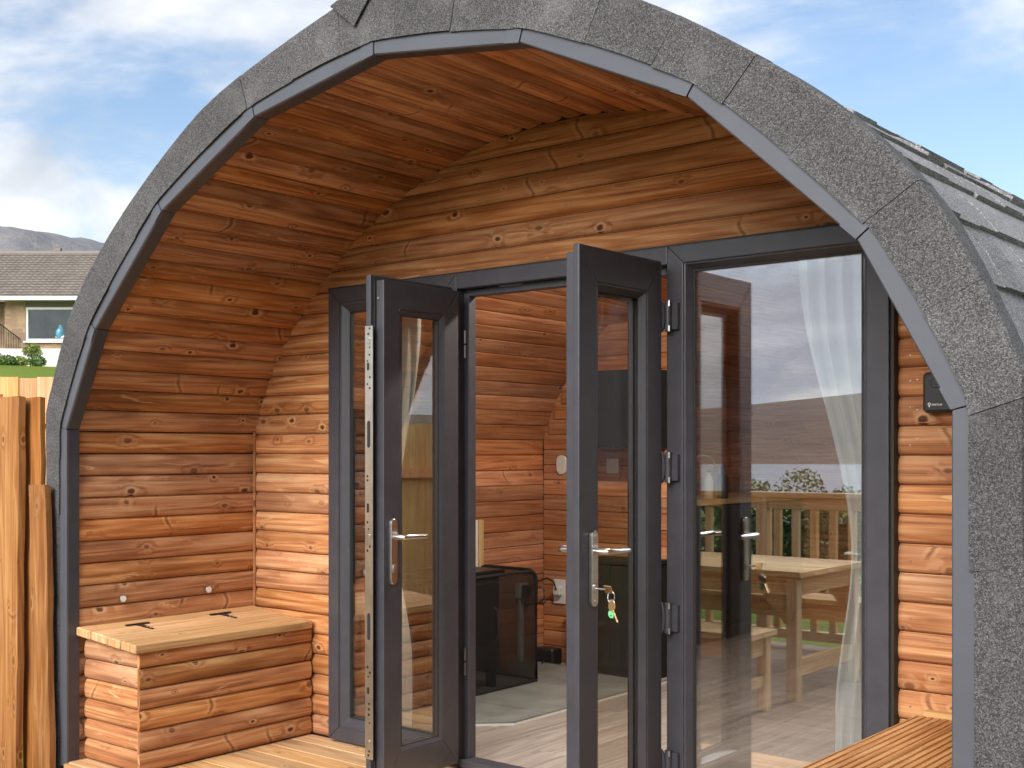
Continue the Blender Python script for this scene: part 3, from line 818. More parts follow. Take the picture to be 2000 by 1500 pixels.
def lock_strip(root):
    LW = LWL
    zt, zb = 1.735, .135; XS = LW + .0240; YC = -.0065
    s = MB().box(LW + .0204, XS, -.0262, .0135, zb, zt).build('lock_strip', 'strip', root, bevel=.0006)
    h = MB()
    for z in (1.725, 1.705, 1.655, 1.628, 1.605, 1.545, 1.52, 1.505, 1.18, 1.165, 1.01, .985, .92, .905, .475, .455, .44, .34, .32, .30, .27, .15, .165):
        w = random.uniform(.0035, .0058); y = YC + random.uniform(-.008, .008)
        h.prism([(y + w * math.cos(a), z + w * math.sin(a)) for a in [k * math.pi / 4 for k in range(8)]], 0, XS - .0006, XS + .0004)
    tag(h.build('screw_holes', 'hole', s), kind='stuff')
    for z0, z1, wa, wb_ in ((1.285, 1.385, -.008, .008), (.575, .675, -.008, .008), (1.57, 1.60, -.009, .003), (1.045, 1.08, -.010, .002), (.375, .402, -.009, .003)):
        c = YC + (wa + wb_) / 2; r = (wb_ - wa) / 2
        poly = [(c + r * math.cos(a), z1 - r + r * math.sin(a)) for a in [math.pi * k / 6 for k in range(7)]] + [(c + r * math.cos(a), z0 + r + r * math.sin(a)) for a in [math.pi + math.pi * k / 6 for k in range(7)]]
        MB().prism(poly, 0, XS - .0006, XS + .0006).build('slot', 'hole', s)
    for z0, z1 in ((1.668, 1.69), (.925, .965), (.185, .205)): MB().box(XS - .001, XS + .006, YC - .007, YC + .006, z0, z1).build('bolt', 'silver', s, bevel=.001)
    # top screw and shoot bolt of the edge
    MB().prism([(.016 + .005 * math.cos(a), 1.838 + .005 * math.sin(a)) for a in [k * math.pi / 5 for k in range(10)]], 0, LW - .0045, LW - .001).build('screw', 'silver', root)
lock_strip(lleaf)
# keep strip (white with red marks) on the slave edge of the right leaf
ks = MB().box(-LWR - .0005, -LWR + .004, .001, .006, .06, 1.89).build('keep_strip', 'whiteplastic', rleaf)
for z in (.62, .50): MB().box(-LWR - .0012, -LWR - .0004, .0008, .0062, z - .03, z + .03).build('red_mark', 'red', ks)
for z in (1.00, 1.10, .86, 1.62): MB().box(-LWR - .0014, -LWR - .0004, .0005, .0064, z - .012, z + .012).build('keep', 'silver', ks)

def stadium(cx, cz, w, hgt, k=8):
    r = w / 2
    return [(cx + r * math.cos(a), cz + hgt / 2 - r + r * math.sin(a)) for a in [math.pi * i / k for i in range(k + 1)]] + \
           [(cx + r * math.cos(a), cz - hgt / 2 + r + r * math.sin(a)) for a in [math.pi + math.pi * i / k for i in range(k + 1)]]
def handle(root, sgn, ax, zc, yface, out, with_key=False, plate='silver'):
    """lever handle on a long back plate; out = -1 outside face, +1 inside face"""
    yo = yface + out * .014
    hp = MB().prism(stadium(ax, zc - .055, .034, .242), 1, yface + out * .0006, yo).build('handle_plate', plate, root, bevel=.0015, smooth=True)
    y1 = yo + out * .048
    d = -sgn                          # lever points to the hinge
    pts = [(ax, yo, zc + .0), (ax, yo + out * .030, zc), (ax + d * .006, yo + out * .043, zc), (ax + d * .020, y1, zc), (ax + d * .06, y1, zc - .001), (ax + d * .115, y1 - out * .002, zc - .002), (ax + d * .128, y1 - out * .006, zc - .003)]
    MB().tube(pts, [.0105, .0100, .0098, .0098, .0098, .0096, .0085], 12).build('lever', 'silver', hp, smooth=True)
    MB().prism(stadium(ax, zc - .118, .017, .033), 1, yo - out * .001, yo + out * .005).build('lock_cylinder', 'silver', hp, smooth=True)
    for z in (zc + .048, zc - .158): MB().prism([(ax + .004 * math.cos(a), z + .004 * math.sin(a)) for a in [k * math.pi / 4 for k in range(8)]], 1, yo - out * .001, yo + out * .0012).build('screw', 'silver', hp)
    return hp
# left leaf: inside face shows a dark plate with a bright rim
hp = handle(lleaf, 1, LWL - .046, .955, .044, 1, plate='silver')
MB().loft([[(x, .0446, z) for x, z in stadium(LWL - .046, .9, .038, .246)], [(x, .0530, z) for x, z in stadium(LWL - .046, .9, .038, .246)]]).build('handle_rim', 'silver', hp, smooth=True)
handle(lleaf, 1, LWL - .046, .955, -.026, -1)
handle(rleaf, -1, -(LWR - .046), .955, -.026, -1)
handle(rleaf, -1, -(LWR - .046), .955, .044, 1)
# hinges on the left jamb (inside the rebate) and the flag hinges on the right mullion
for z in (1.70, .43):
    MB().tube([(MX[1] + .016, .948, z - .055), (MX[1] + .016, .948, z - .004)], .0048, 8).tube([(MX[1] + .016, .948, z + .004), (MX[1] + .016, .948, z + .055)], .0048, 8).build('pin_hinge', 'silver', frame, smooth=True)
for z in (1.737, 1.216, .697, .19):
    hb = MB().tube([(.513, FY0 - .020, z - .052), (.513, FY0 - .020, z + .052)], .0125, 12)
    hb.box(.512, .548, FY0 - .016, FY0 - .0015, z - .045, z + .045)
    hg = hb.build('flag_hinge', 'anthracite', frame, smooth=True)
    cap = MB(); cap.prism([(.492 + .018 * math.cos(a), z + .056 * math.sin(a)) for a in [k * math.pi / 8 for k in range(16)]], 1, FY0 - .040, FY0 - .026); cap.build('hinge_cover', 'anthracite', hg, bevel=.003, smooth=True)
    for dz in (-.043, .043): MB().tube([(.524, FY0 - .031, z + dz - .010), (.524, FY0 - .031, z + dz + .010)], .0036, 8).build('hinge_pin', 'silver', hg, smooth=True)

# ------------------------------------------------------------------ keys in the right door
def key_blade(mb, p, d, L, w, t=.0022):
    d = Vector(d).normalized(); side = d.cross(Vector((1, 0, 0))).normalized(); nrm = d.cross(side)
    p = Vector(p); v = []
    pts = [(-w / 2, 0), (w / 2, 0), (w / 2, L * .95), (0, L), (-w / 2 * .3, L * .93)] + [(-w / 2 * (.35 if k % 2 else 1), L * (.85 - .13 * k)) for k in range(6)]
    a = [p + d * q + side * s + nrm * t / 2 for s, q in pts]; b = [p + d * q + side * s - nrm * t / 2 for s, q in pts]
    mb.loft([a, b])
lx, ly = .5015 + .016, .862 - (LWR - .046)
keys = empty('key_bunch', (lx, ly, .837)); tag(keys, 'bunch of brass keys with green tag hanging from the right door lock', 'keys')
MB().tube([(0, 0, 0), (.034, 0, 0)], .0032, 8).build('key_shaft', 'silver', keys, smooth=True)
MB().box(.030, .060, -.0013, .0013, -.014, .014).xf(Matrix.Rotation(R(25), 4, 'X')).build('key_head', 'brass', keys, bevel=.001)
ringp = [(.056 + .013 * math.cos(a), .003 * math.sin(a), -.022 + .017 * math.sin(a)) for a in [2 * math.pi * k / 16 for k in range(17)]]
MB().tube(ringp, .0012, 6).build('key_ring', 'silver', keys, smooth=True)
kk = MB(); kk.prism([(.062 + .013 * math.cos(a), -.050 + .017 * math.sin(a)) for a in [k * math.pi / 6 for k in range(12)]], 1, -.006, -.0035); key_blade(kk, (.066, -.005, -.062), (.45, 0, -.9), .042, .008)
kk.build('spare_key', 'brass', keys)
kk = MB(); kk.prism([(.056 + .011 * math.cos(a), -.044 + .014 * math.sin(a)) for a in [k * math.pi / 6 for k in range(12)]], 1, .002, .0045); key_blade(kk, (.056, .003, -.055), (.15, 0, -1), .035, .008)
kk.build('spare_key', 'silver', keys)
gt = MB(); gt.prism([(.058 + .011 * math.cos(a), -.075 + .013 * math.sin(a)) for a in [k * math.pi / 8 for k in range(16)]], 1, -.003, .001); g_o = gt.build('green_tag', 'green', keys, smooth=True)
MB().prism([(.058 + .003 * math.cos(a), -.080 + .003 * math.sin(a)) for a in [k * math.pi / 5 for k in range(10)]], 1, -.0036, .0016).build('tag_hole', 'hole', g_o)

# ------------------------------------------------------------------ storage bench on the left
sb = empty('storage_bench', (-1.59, .5, 0)); tag(sb, 'stained log-lap storage bench with pale hinged plank lid in the porch corner', 'storage bench')
inv = Matrix.Translation((1.59, -.5, 0))
BX, BY0, BY1 = -1.392, .066, YB - .012
core = MB().box(-1.797, BX - .016, BY0 + .016, BY1, .003, .492).xf(inv).build('carcass', 'hole', sb)
NB = 6; hb_ = .494 / NB
for k in range(NB):
    z0 = .004 + k * hb_
    rl = [(BX - (-d) * 1.05, z0 + t * hb_) for t, d in PROF] + [(BX - .0158, z0 + .985 * hb_), (BX - .0158, z0 + .012 * hb_)]
    MB().loft([[(x, BY0, z) for x, z in rl], [(x, BY1, z) for x, z in rl]]).xf(inv).build('front_board', 'stain_y', sb, smooth=True)
    rl = [(BY0 + (-d) * 1.05, z0 + t * hb_) for t, d in PROF] + [(BY0 + .0158, z0 + .985 * hb_), (BY0 + .0158, z0 + .012 * hb_)]
    MB().loft([[(-1.79, y, z) for y, z in rl], [(BX - .0162, y, z) for y, z in rl]]).xf(inv).build('end_board', 'stain_x', sb, smooth=True)
# lid of four planks, falling a little to the front
lid = []
def lid_z(x): return .548 - (x + 1.806) / .43 * .034
for k in range(4):
    xa = -1.804 + k * .1075; xb = xa + .1018
    ring = [(xa, lid_z(xa) - .036), (xb, lid_z(xb) - .036), (xb, lid_z(xb)), (xa, lid_z(xa))]
    MB().loft([[(x, .036 + .002 * (k % 2), z) for x, z in ring], [(x, YB - .016 - .003 * (k % 3), z) for x, z in ring]]).xf(inv).build('lid_plank', 'deck_y', sb, bevel=.0045)
for yh in (.265, .69):
    hm = MB(); zt = lid_z(-1.66) + .001
    hm.box(-1.72, -1.705, yh - .055, yh + .055, lid_z(-1.712), lid_z(-1.712) + .006)
    hm.loft([[(-1.704, yh - .014, lid_z(-1.704) + .0005), (-1.704, yh + .014, lid_z(-1.704) + .0005), (-1.704, yh + .014, lid_z(-1.704) + .004), (-1.704, yh - .014, lid_z(-1.704) + .004)],
             [(-1.60, yh - .006, lid_z(-1.60) + .0005), (-1.60, yh + .006, lid_z(-1.60) + .0005), (-1.60, yh + .006, lid_z(-1.60) + .004), (-1.60, yh - .006, lid_z(-1.60) + .004)]])
    hh = hm.xf(inv).build('strap_hinge', 'black', sb)
    for xs_ in (-1.64, -1.615): MB().tube([(xs_, yh, lid_z(xs_) + .003), (xs_, yh, lid_z(xs_) + .0065)], .0035, 8).xf(inv).build('screw', 'silver', hh, smooth=True)

# small round lights in the wall over the bench
for yl, lab in ((.254, 'small round steel wall light over the bench, nearer the arch'), (.693, 'small round steel wall light over the bench, nearer the corner')):
    w = empty('wall_light', (-1.805, yl, .644)); tag(w, lab, 'light', 'round lights over the storage bench')
    c = lambda r: [(r * math.cos(a), r * math.sin(a)) for a in [2 * math.pi * k / 20 for k in range(20)]]
    MB().prism(c(.0165), 0, -.004, .006).build('bezel', 'silver', w, bevel=.001, smooth=True)
    MB().prism(c(.013), 0, .0055, .0075).build('lens', 'printwhite', w, smooth=True)

# ------------------------------------------------------------------ grooved decking bench on the right
gb = empty('slatted_bench', (1.58, .47, 0)); tag(gb, 'grooved decking seat at the right foot of the arch', 'bench')
inv = Matrix.Translation((-1.58, -.47, 0))
GX0, GX1, GZ = 1.375, 1.795, .482
nb = 3; bwid = (GX1 - GX0) / nb
for k in range(nb):
    x0 = GX0 + k * bwid; x1 = x0 + bwid - .004
    ng = 6; prof = [(x0, GZ - .032), (x0, GZ - .004), (x0 + .004, GZ)]
    pitch = (x1 - x0) / ng
    for g in range(ng):
        c = x0 + (g + .5) * pitch
        prof += [(c - .0042, GZ), (c - .0030, GZ - .006), (c + .0030, GZ - .006), (c + .0042, GZ)]
    prof += [(x1 - .004, GZ), (x1, GZ - .004), (x1, GZ - .032)]
    MB().loft([[(x, .056, z) for x, z in prof], [(x, YB - .055, z) for x, z in prof]]).xf(inv).build('seat_board', 'bench_y', gb)
MB().box(GX0 + .02, GX1, YB - .054, YB - .016, GZ - .03, GZ + .014).xf(inv).build('back_batten', 'deck_x', gb, bevel=.003)
for y in (.08, .48, .86):
    MB().box(GX0 + .03, GX0 + .075, y, y + .045, 0, GZ - .033).xf(inv).build('leg', 'deck_x', gb, bevel=.003)
MB().box(GX0 + .012, GX0 + .0295, .07, YB - .06, GZ - .115, GZ - .033).xf(inv).build('front_rail', 'deck_y', gb, bevel=.003)

# ------------------------------------------------------------------ key safe
ks_ = empty('key_safe', (1.452, YB - .003, 1.448)); tag(ks_, 'black key safe with white logo screwed to the boards by the trim', 'key safe')
def rrect(w, h, r, k=5):
    pts = []
    for cx_, cz_, a0_ in ((w / 2 - r, h / 2 - r, 0), (-w / 2 + r, h / 2 - r, 90), (-w / 2 + r, -h / 2 + r, 180), (w / 2 - r, -h / 2 + r, 270)):
        pts += [(cx_ + r * math.cos(R(a0_ + 90 * i / k)), cz_ + r * math.sin(R(a0_ + 90 * i / k))) for i in range(k + 1)]
    return pts
def rbox(w, h, r, y0, y1, ch=.004):
    a, b = rrect(w, h, r), rrect(w - 2 * ch, h - 2 * ch, max(r - ch, .001))
    return MB().loft([[(x, y0, z) for x, z in a], [(x, y1 + ch, z) for x, z in a], [(x, y1, z) for x, z in b]])
bk = rbox(.126, .122, .014, 0, -.034).build('case', 'blacksat', ks_, smooth=True)
rbox(.112, .110, .012, -.0338, -.042, .003).build('shutter', 'blacksat', ks_, smooth=True)
gr = rbox(.062, .030, .010, -.0418, -.0445, .002).xf(Matrix.Translation((-.004, 0, .027))).build('finger_grip', 'blacksat', ks_, smooth=True)
def text(body, size, loc, par, mat, name):
    cu = bpy.data.curves.new(name, 'FONT'); cu.body = body; cu.size = size; cu.extrude = .0004; cu.align_x = 'LEFT'
    tmp = bpy.data.objects.new(name, cu); COL.objects.link(tmp)
    dg = bpy.context.evaluated_depsgraph_get(); me = bpy.data.meshes.new_from_object(tmp.evaluated_get(dg))
    bpy.data.objects.remove(tmp); me.materials.clear(); me.materials.append(M[mat])
    o = link(name, me, par); o.location = loc; o.rotation_euler = (R(90), 0, 0); return o
lt = text('SMITHS', .0088, (-.0335, -.0424, -.0405), ks_, 'printwhite', 'logo_lettering')
lt.scale = (1.12, 1, 1)
lg = MB()
circ = [2 * math.pi * k / 14 for k in range(14)]
lg.loft([[(-.0400 + .0044 * math.cos(a), -.0428, -.0355 + .0044 * math.sin(a)) for a in circ], [(-.0400 + .0024 * math.cos(a), -.0428, -.0355 + .0024 * math.sin(a)) for a in circ],
         [(-.0400 + .0024 * math.cos(a), -.0422, -.0355 + .0024 * math.sin(a)) for a in circ], [(-.0400 + .0044 * math.cos(a), -.0422, -.0355 + .0044 * math.sin(a)) for a in circ]], cap=False)
lg.box(-.0415, -.0385, -.0428, -.0422, -.0445, -.0395)
lg.build('logo_key', 'printwhite', ks_)

# ------------------------------------------------------------------ curtains behind the side panes
def curtain(xc, wtop, zt, tie, wt, wbot, outer, label, tie_mat='voile'):
    root = empty('curtain', (xc, 1.14, 0)); tag(root, label, 'curtain', 'tied white voile curtains')
    mb = MB(); rows = []; nz, nu = 40, 60
    for i in range(nz + 1):
        z = zt + (.03 - zt) * i / nz
        if z > tie: t = sstep(zt, tie, z); w = wtop + (wt - wtop) * t ** 1.2
        else: t = sstep(tie, tie - .55, z); w = wt + (wbot - wt) * t
        row = []
        for k in range(nu + 1):
            u = k / nu
            x = outer * (.5 - u) * 0 + (-outer) * u * w
            amp = .027 * (.35 + .65 * min(1, w / wtop))
            y = amp * math.sin(u * 34 + 1.3 * math.sin(z * 2 + u * 3)) + .006 * math.sin(u * 71 + z * 5)
            row.append((x, y, z))
        rows.append(row)
    mb.loft(rows, closed=False)
    o = mb.build('cloth', 'voile', root, smooth=True)
    md = o.modifiers.new('thickness', 'SOLIDIFY'); md.thickness = .0012
    MB().tube([(-outer * -.01, -.03, tie), (-outer * wt * .5, -.034, tie - .002), (-outer * (wt + .006), -.026, tie), (-outer * (wt + .008), .02, tie)], .004, 8).build('tie_band', tie_mat, root, smooth=True)
    return root
curtain(1.255, .37, 1.935, .935, .19, .25, 1, 'white voile curtain tied back behind the right side pane')
curtain(-1.215, .30, 1.935, .93, .14, .24, -1, 'white voile curtain tied back behind the left side pane')

# ------------------------------------------------------------------ inside the pod
YP = 3.14
pw = MB().box(-1.78, -.90, YP + .012, YP + .07, 0, 2.02).build('partition', 'inner_x', pod)
for k in range(22):
    z0 = k * .0915
    hw = min(half_at(z0 + .0915, offs(LIN, -.024)), 1.78)
    rl = [(YP + (-d), z0 + t * .0915) for t, d in FLAT] + [(YP + .0115, z0 + .99 * .0915), (YP + .0115, z0 + .01 * .0915)]
    MB().loft([[(-hw, y, z) for y, z in rl], [(-.90, y, z) for y, z in rl]]).build('board', 'inner_x', pw, smooth=True)
# hearth slab of grey tiles with the corner cut off
he = MB(); poly = [(-1.775, .0), (-1.2, 1.30), (-.985, 1.475), (-.80, 1.66), (-.80, 2.98), (-1.775, 2.98)]; poly[0] = (-1.775, 1.30)
he.prism(poly, 2, .0006, .012)
hearth = he.build('hearth', 'whiteplastic'); tag(hearth, 'low grey tiled hearth slab under the stove with a cut corner', 'hearth')
def clip_poly(poly, x0, x1, y0, y1):
    def cl(p, f, inter):
        o = []
        for i in range(len(p)):
            a, b = p[i - 1], p[i]
            if f(b):
                if not f(a): o.append(inter(a, b))
                o.append(b)
            elif f(a): o.append(inter(a, b))
        return o
    def ix(x): return lambda a, b: (x, a[1] + (b[1] - a[1]) * (x - a[0]) / (b[0] - a[0]))
    def iy(y): return lambda a, b: (a[0] + (b[0] - a[0]) * (y - a[1]) / (b[1] - a[1]), y)
    for f, i in ((lambda q: q[0] >= x0, ix(x0)), (lambda q: q[0] <= x1, ix(x1)), (lambda q: q[1] >= y0, iy(y0)), (lambda q: q[1] <= y1, iy(y1))):
        poly = cl(poly, f, i)
        if not poly: return []
    return poly
for i in range(2):
    for j in range(3):
        q = clip_poly(poly, -1.775 + i * .4885 + .001, -1.775 + (i + 1) * .4885 - .002, 1.30 + j * .60 + .001, min(1.30 + (j + 1) * .60, 2.98) - .002)
        if len(q) > 2: MB().prism(q, 2, .0122, .019).build('tile', 'tile', hearth)

# wood stove
stv = empty('wood_stove', (-1.52, 2.02, .02)); tag(stv, 'black wood burning stove behind the mesh fire guard', 'stove')
MB().box(-.17, .13, -.24, .24, .10, .60).build('body', 'black', stv, bevel=.01)
MB().box(-.19, .15, -.26, .26, .601, .625).build('top_plate', 'black', stv, bevel=.005)
dr = MB().box(.131, .150, -.19, .19, .14, .56).build('stove_door', 'black', stv, bevel=.004)
MB().box(.151, .155, -.13, .13, .24, .50).build('stove_glass', 'unit', dr)
MB().tube([(.15, .168, .25), (.175, .168, .27), (.178, .168, .34), (.175, .168, .41), (.15, .168, .43)], .006, 8).build('door_handle', 'silver', dr, smooth=True)
for sx in (-.14, .10):
    for sy in (-.2, .2): MB().box(sx - .02, sx + .02, sy - .02, sy + .02, 0, .0995).build('leg', 'black', stv)
MB().tube([(-.06, 0, .6255), (-.06, 0, 2.2)], .062, 16).build('flue', 'black', stv, smooth=True)

# fire guard with dark mesh
def mesh_mat():
    g = NT('fire_guard_mesh'); g.set(color=(.012, .011, .011), rough=.6)
    tr = g.n('ShaderNodeBsdfTransparent'); mx = g.n('ShaderNodeMixShader'); mx.inputs[0].default_value = .42
    g.l(tr.outputs[0], mx.inputs[1]); g.l(g.b.outputs[0], mx.inputs[2]); g.l(mx.outputs[0], g.out.inputs[0]); return g.m
M['mesh'] = mesh_mat()
fg = empty('fire_guard', (-1.32, 2.1, .02)); tag(fg, 'black mesh fire guard standing round the stove on the hearth', 'fire guard')
def guard_panel(p, q, hgt, r):
    p, q = Vector(p), Vector(q); d = (q - p); L = d.length; d.normalize()
    pts = [(0, 0), (0, hgt - r)] + [(r - r * math.cos(R(90 * k / 5)), hgt - r + r * math.sin(R(90 * k / 5))) for k in range(1, 6)] + [(L - r, hgt)] + [(L - r + r * math.sin(R(90 * k / 5)), hgt - r + r * math.cos(R(90 * k / 5))) for k in range(1, 6)] + [(L, 0)]
    w = lambda s, z: Vector((p.x + d.x * s, p.y + d.y * s, z))
    bar = MB().tube([w(s, z + .009) for s, z in pts] + [w(0, .009)], .009, 8).build('guard_frame', 'grille', fg, smooth=True)
    nrm = Vector((-d.y, d.x, 0)) * .0008
    MB().loft([[w(s, z + .009) - nrm for s, z in pts], [w(s, z + .009) + nrm for s, z in pts]]).build('mesh_panel', 'mesh', fg)
guard_panel((0, -.46, 0), (0, .385, 0), .595, .06)
guard_panel((-.43, .41, 0), (-.012, .395, 0), .595, .05)
guard_panel((-.43, -.475, 0), (-.012, -.47, 0), .595, .05)
MB().tube([(.006, .40, .52), (.03, .415, .50), (.03, .415, .45), (.006, .40, .43)], .006, 8).build('side_handle', 'grille', fg, smooth=True)

# tall black panel and white board on the left wall
bp = MB(); bp.loft([[(-1.784, y, z) for y, z in rrect(1.1, 1.26, .03)], [(-1.735, y, z) for y, z in rrect(1.1, 1.26, .03)]]).xf(Matrix.Translation((0, 1.90, 1.275)))
tag(bp.build('wall_panel', 'black', smooth=True), 'tall black panel with rounded corners on the inside left wall', 'wall panel')
wbd = empty('white_board', (-1.78, 2.13, .72)); tag(wbd, 'white board edged in timber on the wall behind the stove', 'board')
MB().box(0.001, .012, -.40, .385, -.30, .16).build('board_face', 'white', wbd)
MB().box(.001, .02, .386, .425, -.30, .16).build('edge_batten', 'pine_z', wbd)

# sockets, switch, cable cover, adapter
def plate(name, x, z, w, h, label, cat, grp=None, rounded=.006):
    o = empty(name, (x, YP - .001, z)); tag(o, label, cat, grp)
    rbox(w, h, rounded, 0, -.010, .003).build('face_plate', 'whiteplastic', o, smooth=True)
    return o
o = plate('light_switch', -1.268, 1.187, .082, .086, 'square white light switch on the inside partition', 'switch')
MB().box(-.006, .006, -.0135, -.0105, -.012, .012).build('rocker', 'whiteplastic', o, bevel=.001)
o = plate('room_thermostat', -1.640, 1.19, .075, .115, 'rounded white thermostat on the inside partition beside the corner', 'thermostat', rounded=.034)
MB().box(-.016, .016, -.0125, -.0102, -.004, .004).build('display', 'whiteplastic', o)
o = plate('wall_socket', -1.655, .425, .086, .146, 'white socket low on the partition near the stove', 'socket')
MB().box(-.026, .026, -.040, -.0105, -.02, .032).build('plug_top', 'whiteplastic', o, bevel=.005)
tr_ = empty('cable_cover', (-1.785, 2.90, 0)); tag(tr_, 'white cable cover running up the wall beside the fire guard', 'cable cover')
MB().box(.006, .030, -.018, .018, .02, .40).build('cover_length', 'whiteplastic', tr_, bevel=.003)
MB().box(.006, .045, -.045, .045, .402, .49).build('outlet', 'whiteplastic', tr_, bevel=.004)
MB().box(.046, .085, -.03, .03, .41, .48).build('black_plug', 'blacksat', tr_, bevel=.006)
ad = empty('power_adapter', (-1.66, 3.03, .001)); tag(ad, 'black power adapter on the floor in the inside corner', 'adapter')
MB().box(-.07, .07, -.05, .05, 0, .10).build('case', 'blacksat', ad, bevel=.01)
MB().tube([(-.05, -.05, .03), (-.07, -.12, .01), (-.03, -.20, .006), (.04, -.14, .006), (.02, -.055, .04)], .004, 6).build('lead', 'blacksat', ad, smooth=True)
cb = MB().tube([(-1.698, 2.90, .445), (-1.66, 2.91, .50), (-1.64, 2.99, .52), (-1.65, 3.07, .49), (-1.655, 3.10, .44)], .005, 6)
tag(cb.build('power_lead', 'blacksat', smooth=True), 'black power lead looping from the plug to the low socket', 'cable')

# kitchen: cabinets on the partition and the run behind it
wc = empty('wall_cabinet', (-1.13, YP - .15, 1.51)); tag(wc, 'dark wall cabinet hung on the inside partition', 'cabinet')
MB().box(-.24, .235, -.03, .1485, -.22, .22).build('carcass', 'unit', wc, bevel=.002)
for a, b in ((-.239, -.003), (.001, .234)): MB().box(a, b, -.050, -.0305, -.219, .219).build('cabinet_door', 'unit', wc, bevel=.002)
bc = empty('base_cabinet', (-1.10, YP - .15, 0)); tag(bc, 'low dark cabinet standing against the inside partition', 'cabinet')
MB().box(-.215, .205, -.10, .1485, .003, .64).build('carcass', 'unit', bc, bevel=.002)
MB().box(-.225, .215, -.125, .1485, .641, .662).build('top', 'unit', bc, bevel=.003)
for a, b in ((-.214, -.006), (-.002, .204)): MB().box(a, b, -.119, -.1005, .07, .635).build('cabinet_door', 'unit', bc, bevel=.002)
ku = empty('kitchen_run', (-1.50, 4.30, 0)); tag(ku, 'dark kitchen units with worktop and tall tap seen through the right pane', 'kitchen units')
MB().box(-.28, .22, -1.05, 1.30, .10, .92).build('carcass', 'unit', ku)
MB().box(-.28, .16, -1.05, 1.30, .003, .0995).build('plinth', 'black', ku)
for k in range(4): MB().box(.2205, .238, -1.045 + k * .585, -.47 + k * .585, .105, .90).build('unit_door', 'unit', ku, bevel=.002)
MB().box(-.285, .255, -1.06, 1.31, .921, .955).build('worktop', 'pine_y', ku, bevel=.003)
tapc = [(.05, .0, .956), (.05, 0, 1.16)] + [(.05 + .085 - .085 * math.cos(R(15 * k)), 0, 1.16 + .085 * math.sin(R(15 * k))) for k in range(1, 13)] + [(.22, 0, 1.12)]
tapm = MB().tube(tapc, .007, 10).xf(Matrix.Rotation(R(45), 4, 'Z'))
tapm.build('tap', 'silver', ku, smooth=True)
def bottle(loc, hgt, r, mat, capm, label):
    b = empty('bottle', loc); tag(b, label, 'bottle', 'bottles by the kitchen tap')
    zs = [(0, r * .9), (.004, r), (hgt * .62, r), (hgt * .74, r * .8), (hgt * .8, r * .38), (hgt * .88, r * .36)]
    MB().tube([(0, 0, z) for z, _ in zs], [q for _, q in zs], 14).build('flask', mat, b, smooth=True)
    MB().tube([(0, 0, hgt * .8805), (0, 0, hgt)], r * .42, 10).build('cap', capm, b, smooth=True)
bottle((-1.34, 4.36, .9552), .20, .030, 'whiteplastic', 'blacksat', 'pale soap bottle beside the kitchen tap')
bottle((-1.30, 4.47, .9552), .22, .038, 'black', 'black', 'black washing-up bottle beside the kitchen tap')
# print on the far wall, ceiling downlight
pk = MB().box(-.88, -.70, LEN - .088, LEN - .0805, 1.36, 1.70)
pko = pk.build('wall_print', 'pinkcard'); tag(pko, 'small pink print on the far inside wall, faint through the pane', 'print')
for i, yl in enumerate((1.75, 3.9)):
    dl = empty('ceiling_lamp', (0, yl, 2.494)); tag(dl, 'lit round ceiling lamp inside the pod, ' + ('over the floor by the stove' if i == 0 else 'at the kitchen end'), 'lamp', 'lit ceiling lamps inside the pod')
    ci = [(math.cos(a), math.sin(a)) for a in [2 * math.pi * k / 24 for k in range(24)]]
    MB().prism([(.105 * a, .105 * b) for a, b in ci], 2, -.03, -.001).build('rim', 'whiteplastic', dl, smooth=True)
    MB().prism([(.09 * a, .09 * b) for a, b in ci], 2, -.036, -.0302).build('diffuser', 'lamp', dl, smooth=True)
    ld = bpy.data.lights.new('lamp_light', 'AREA'); ld.shape = 'DISK'; ld.size = .18; ld.energy = 34 if i == 0 else 4; ld.color = (1, .90, .76)
    lo = bpy.data.objects.new('lamp_light', ld); COL.objects.link(lo); lo.parent = dl; lo.location = (0, 0, -.045)

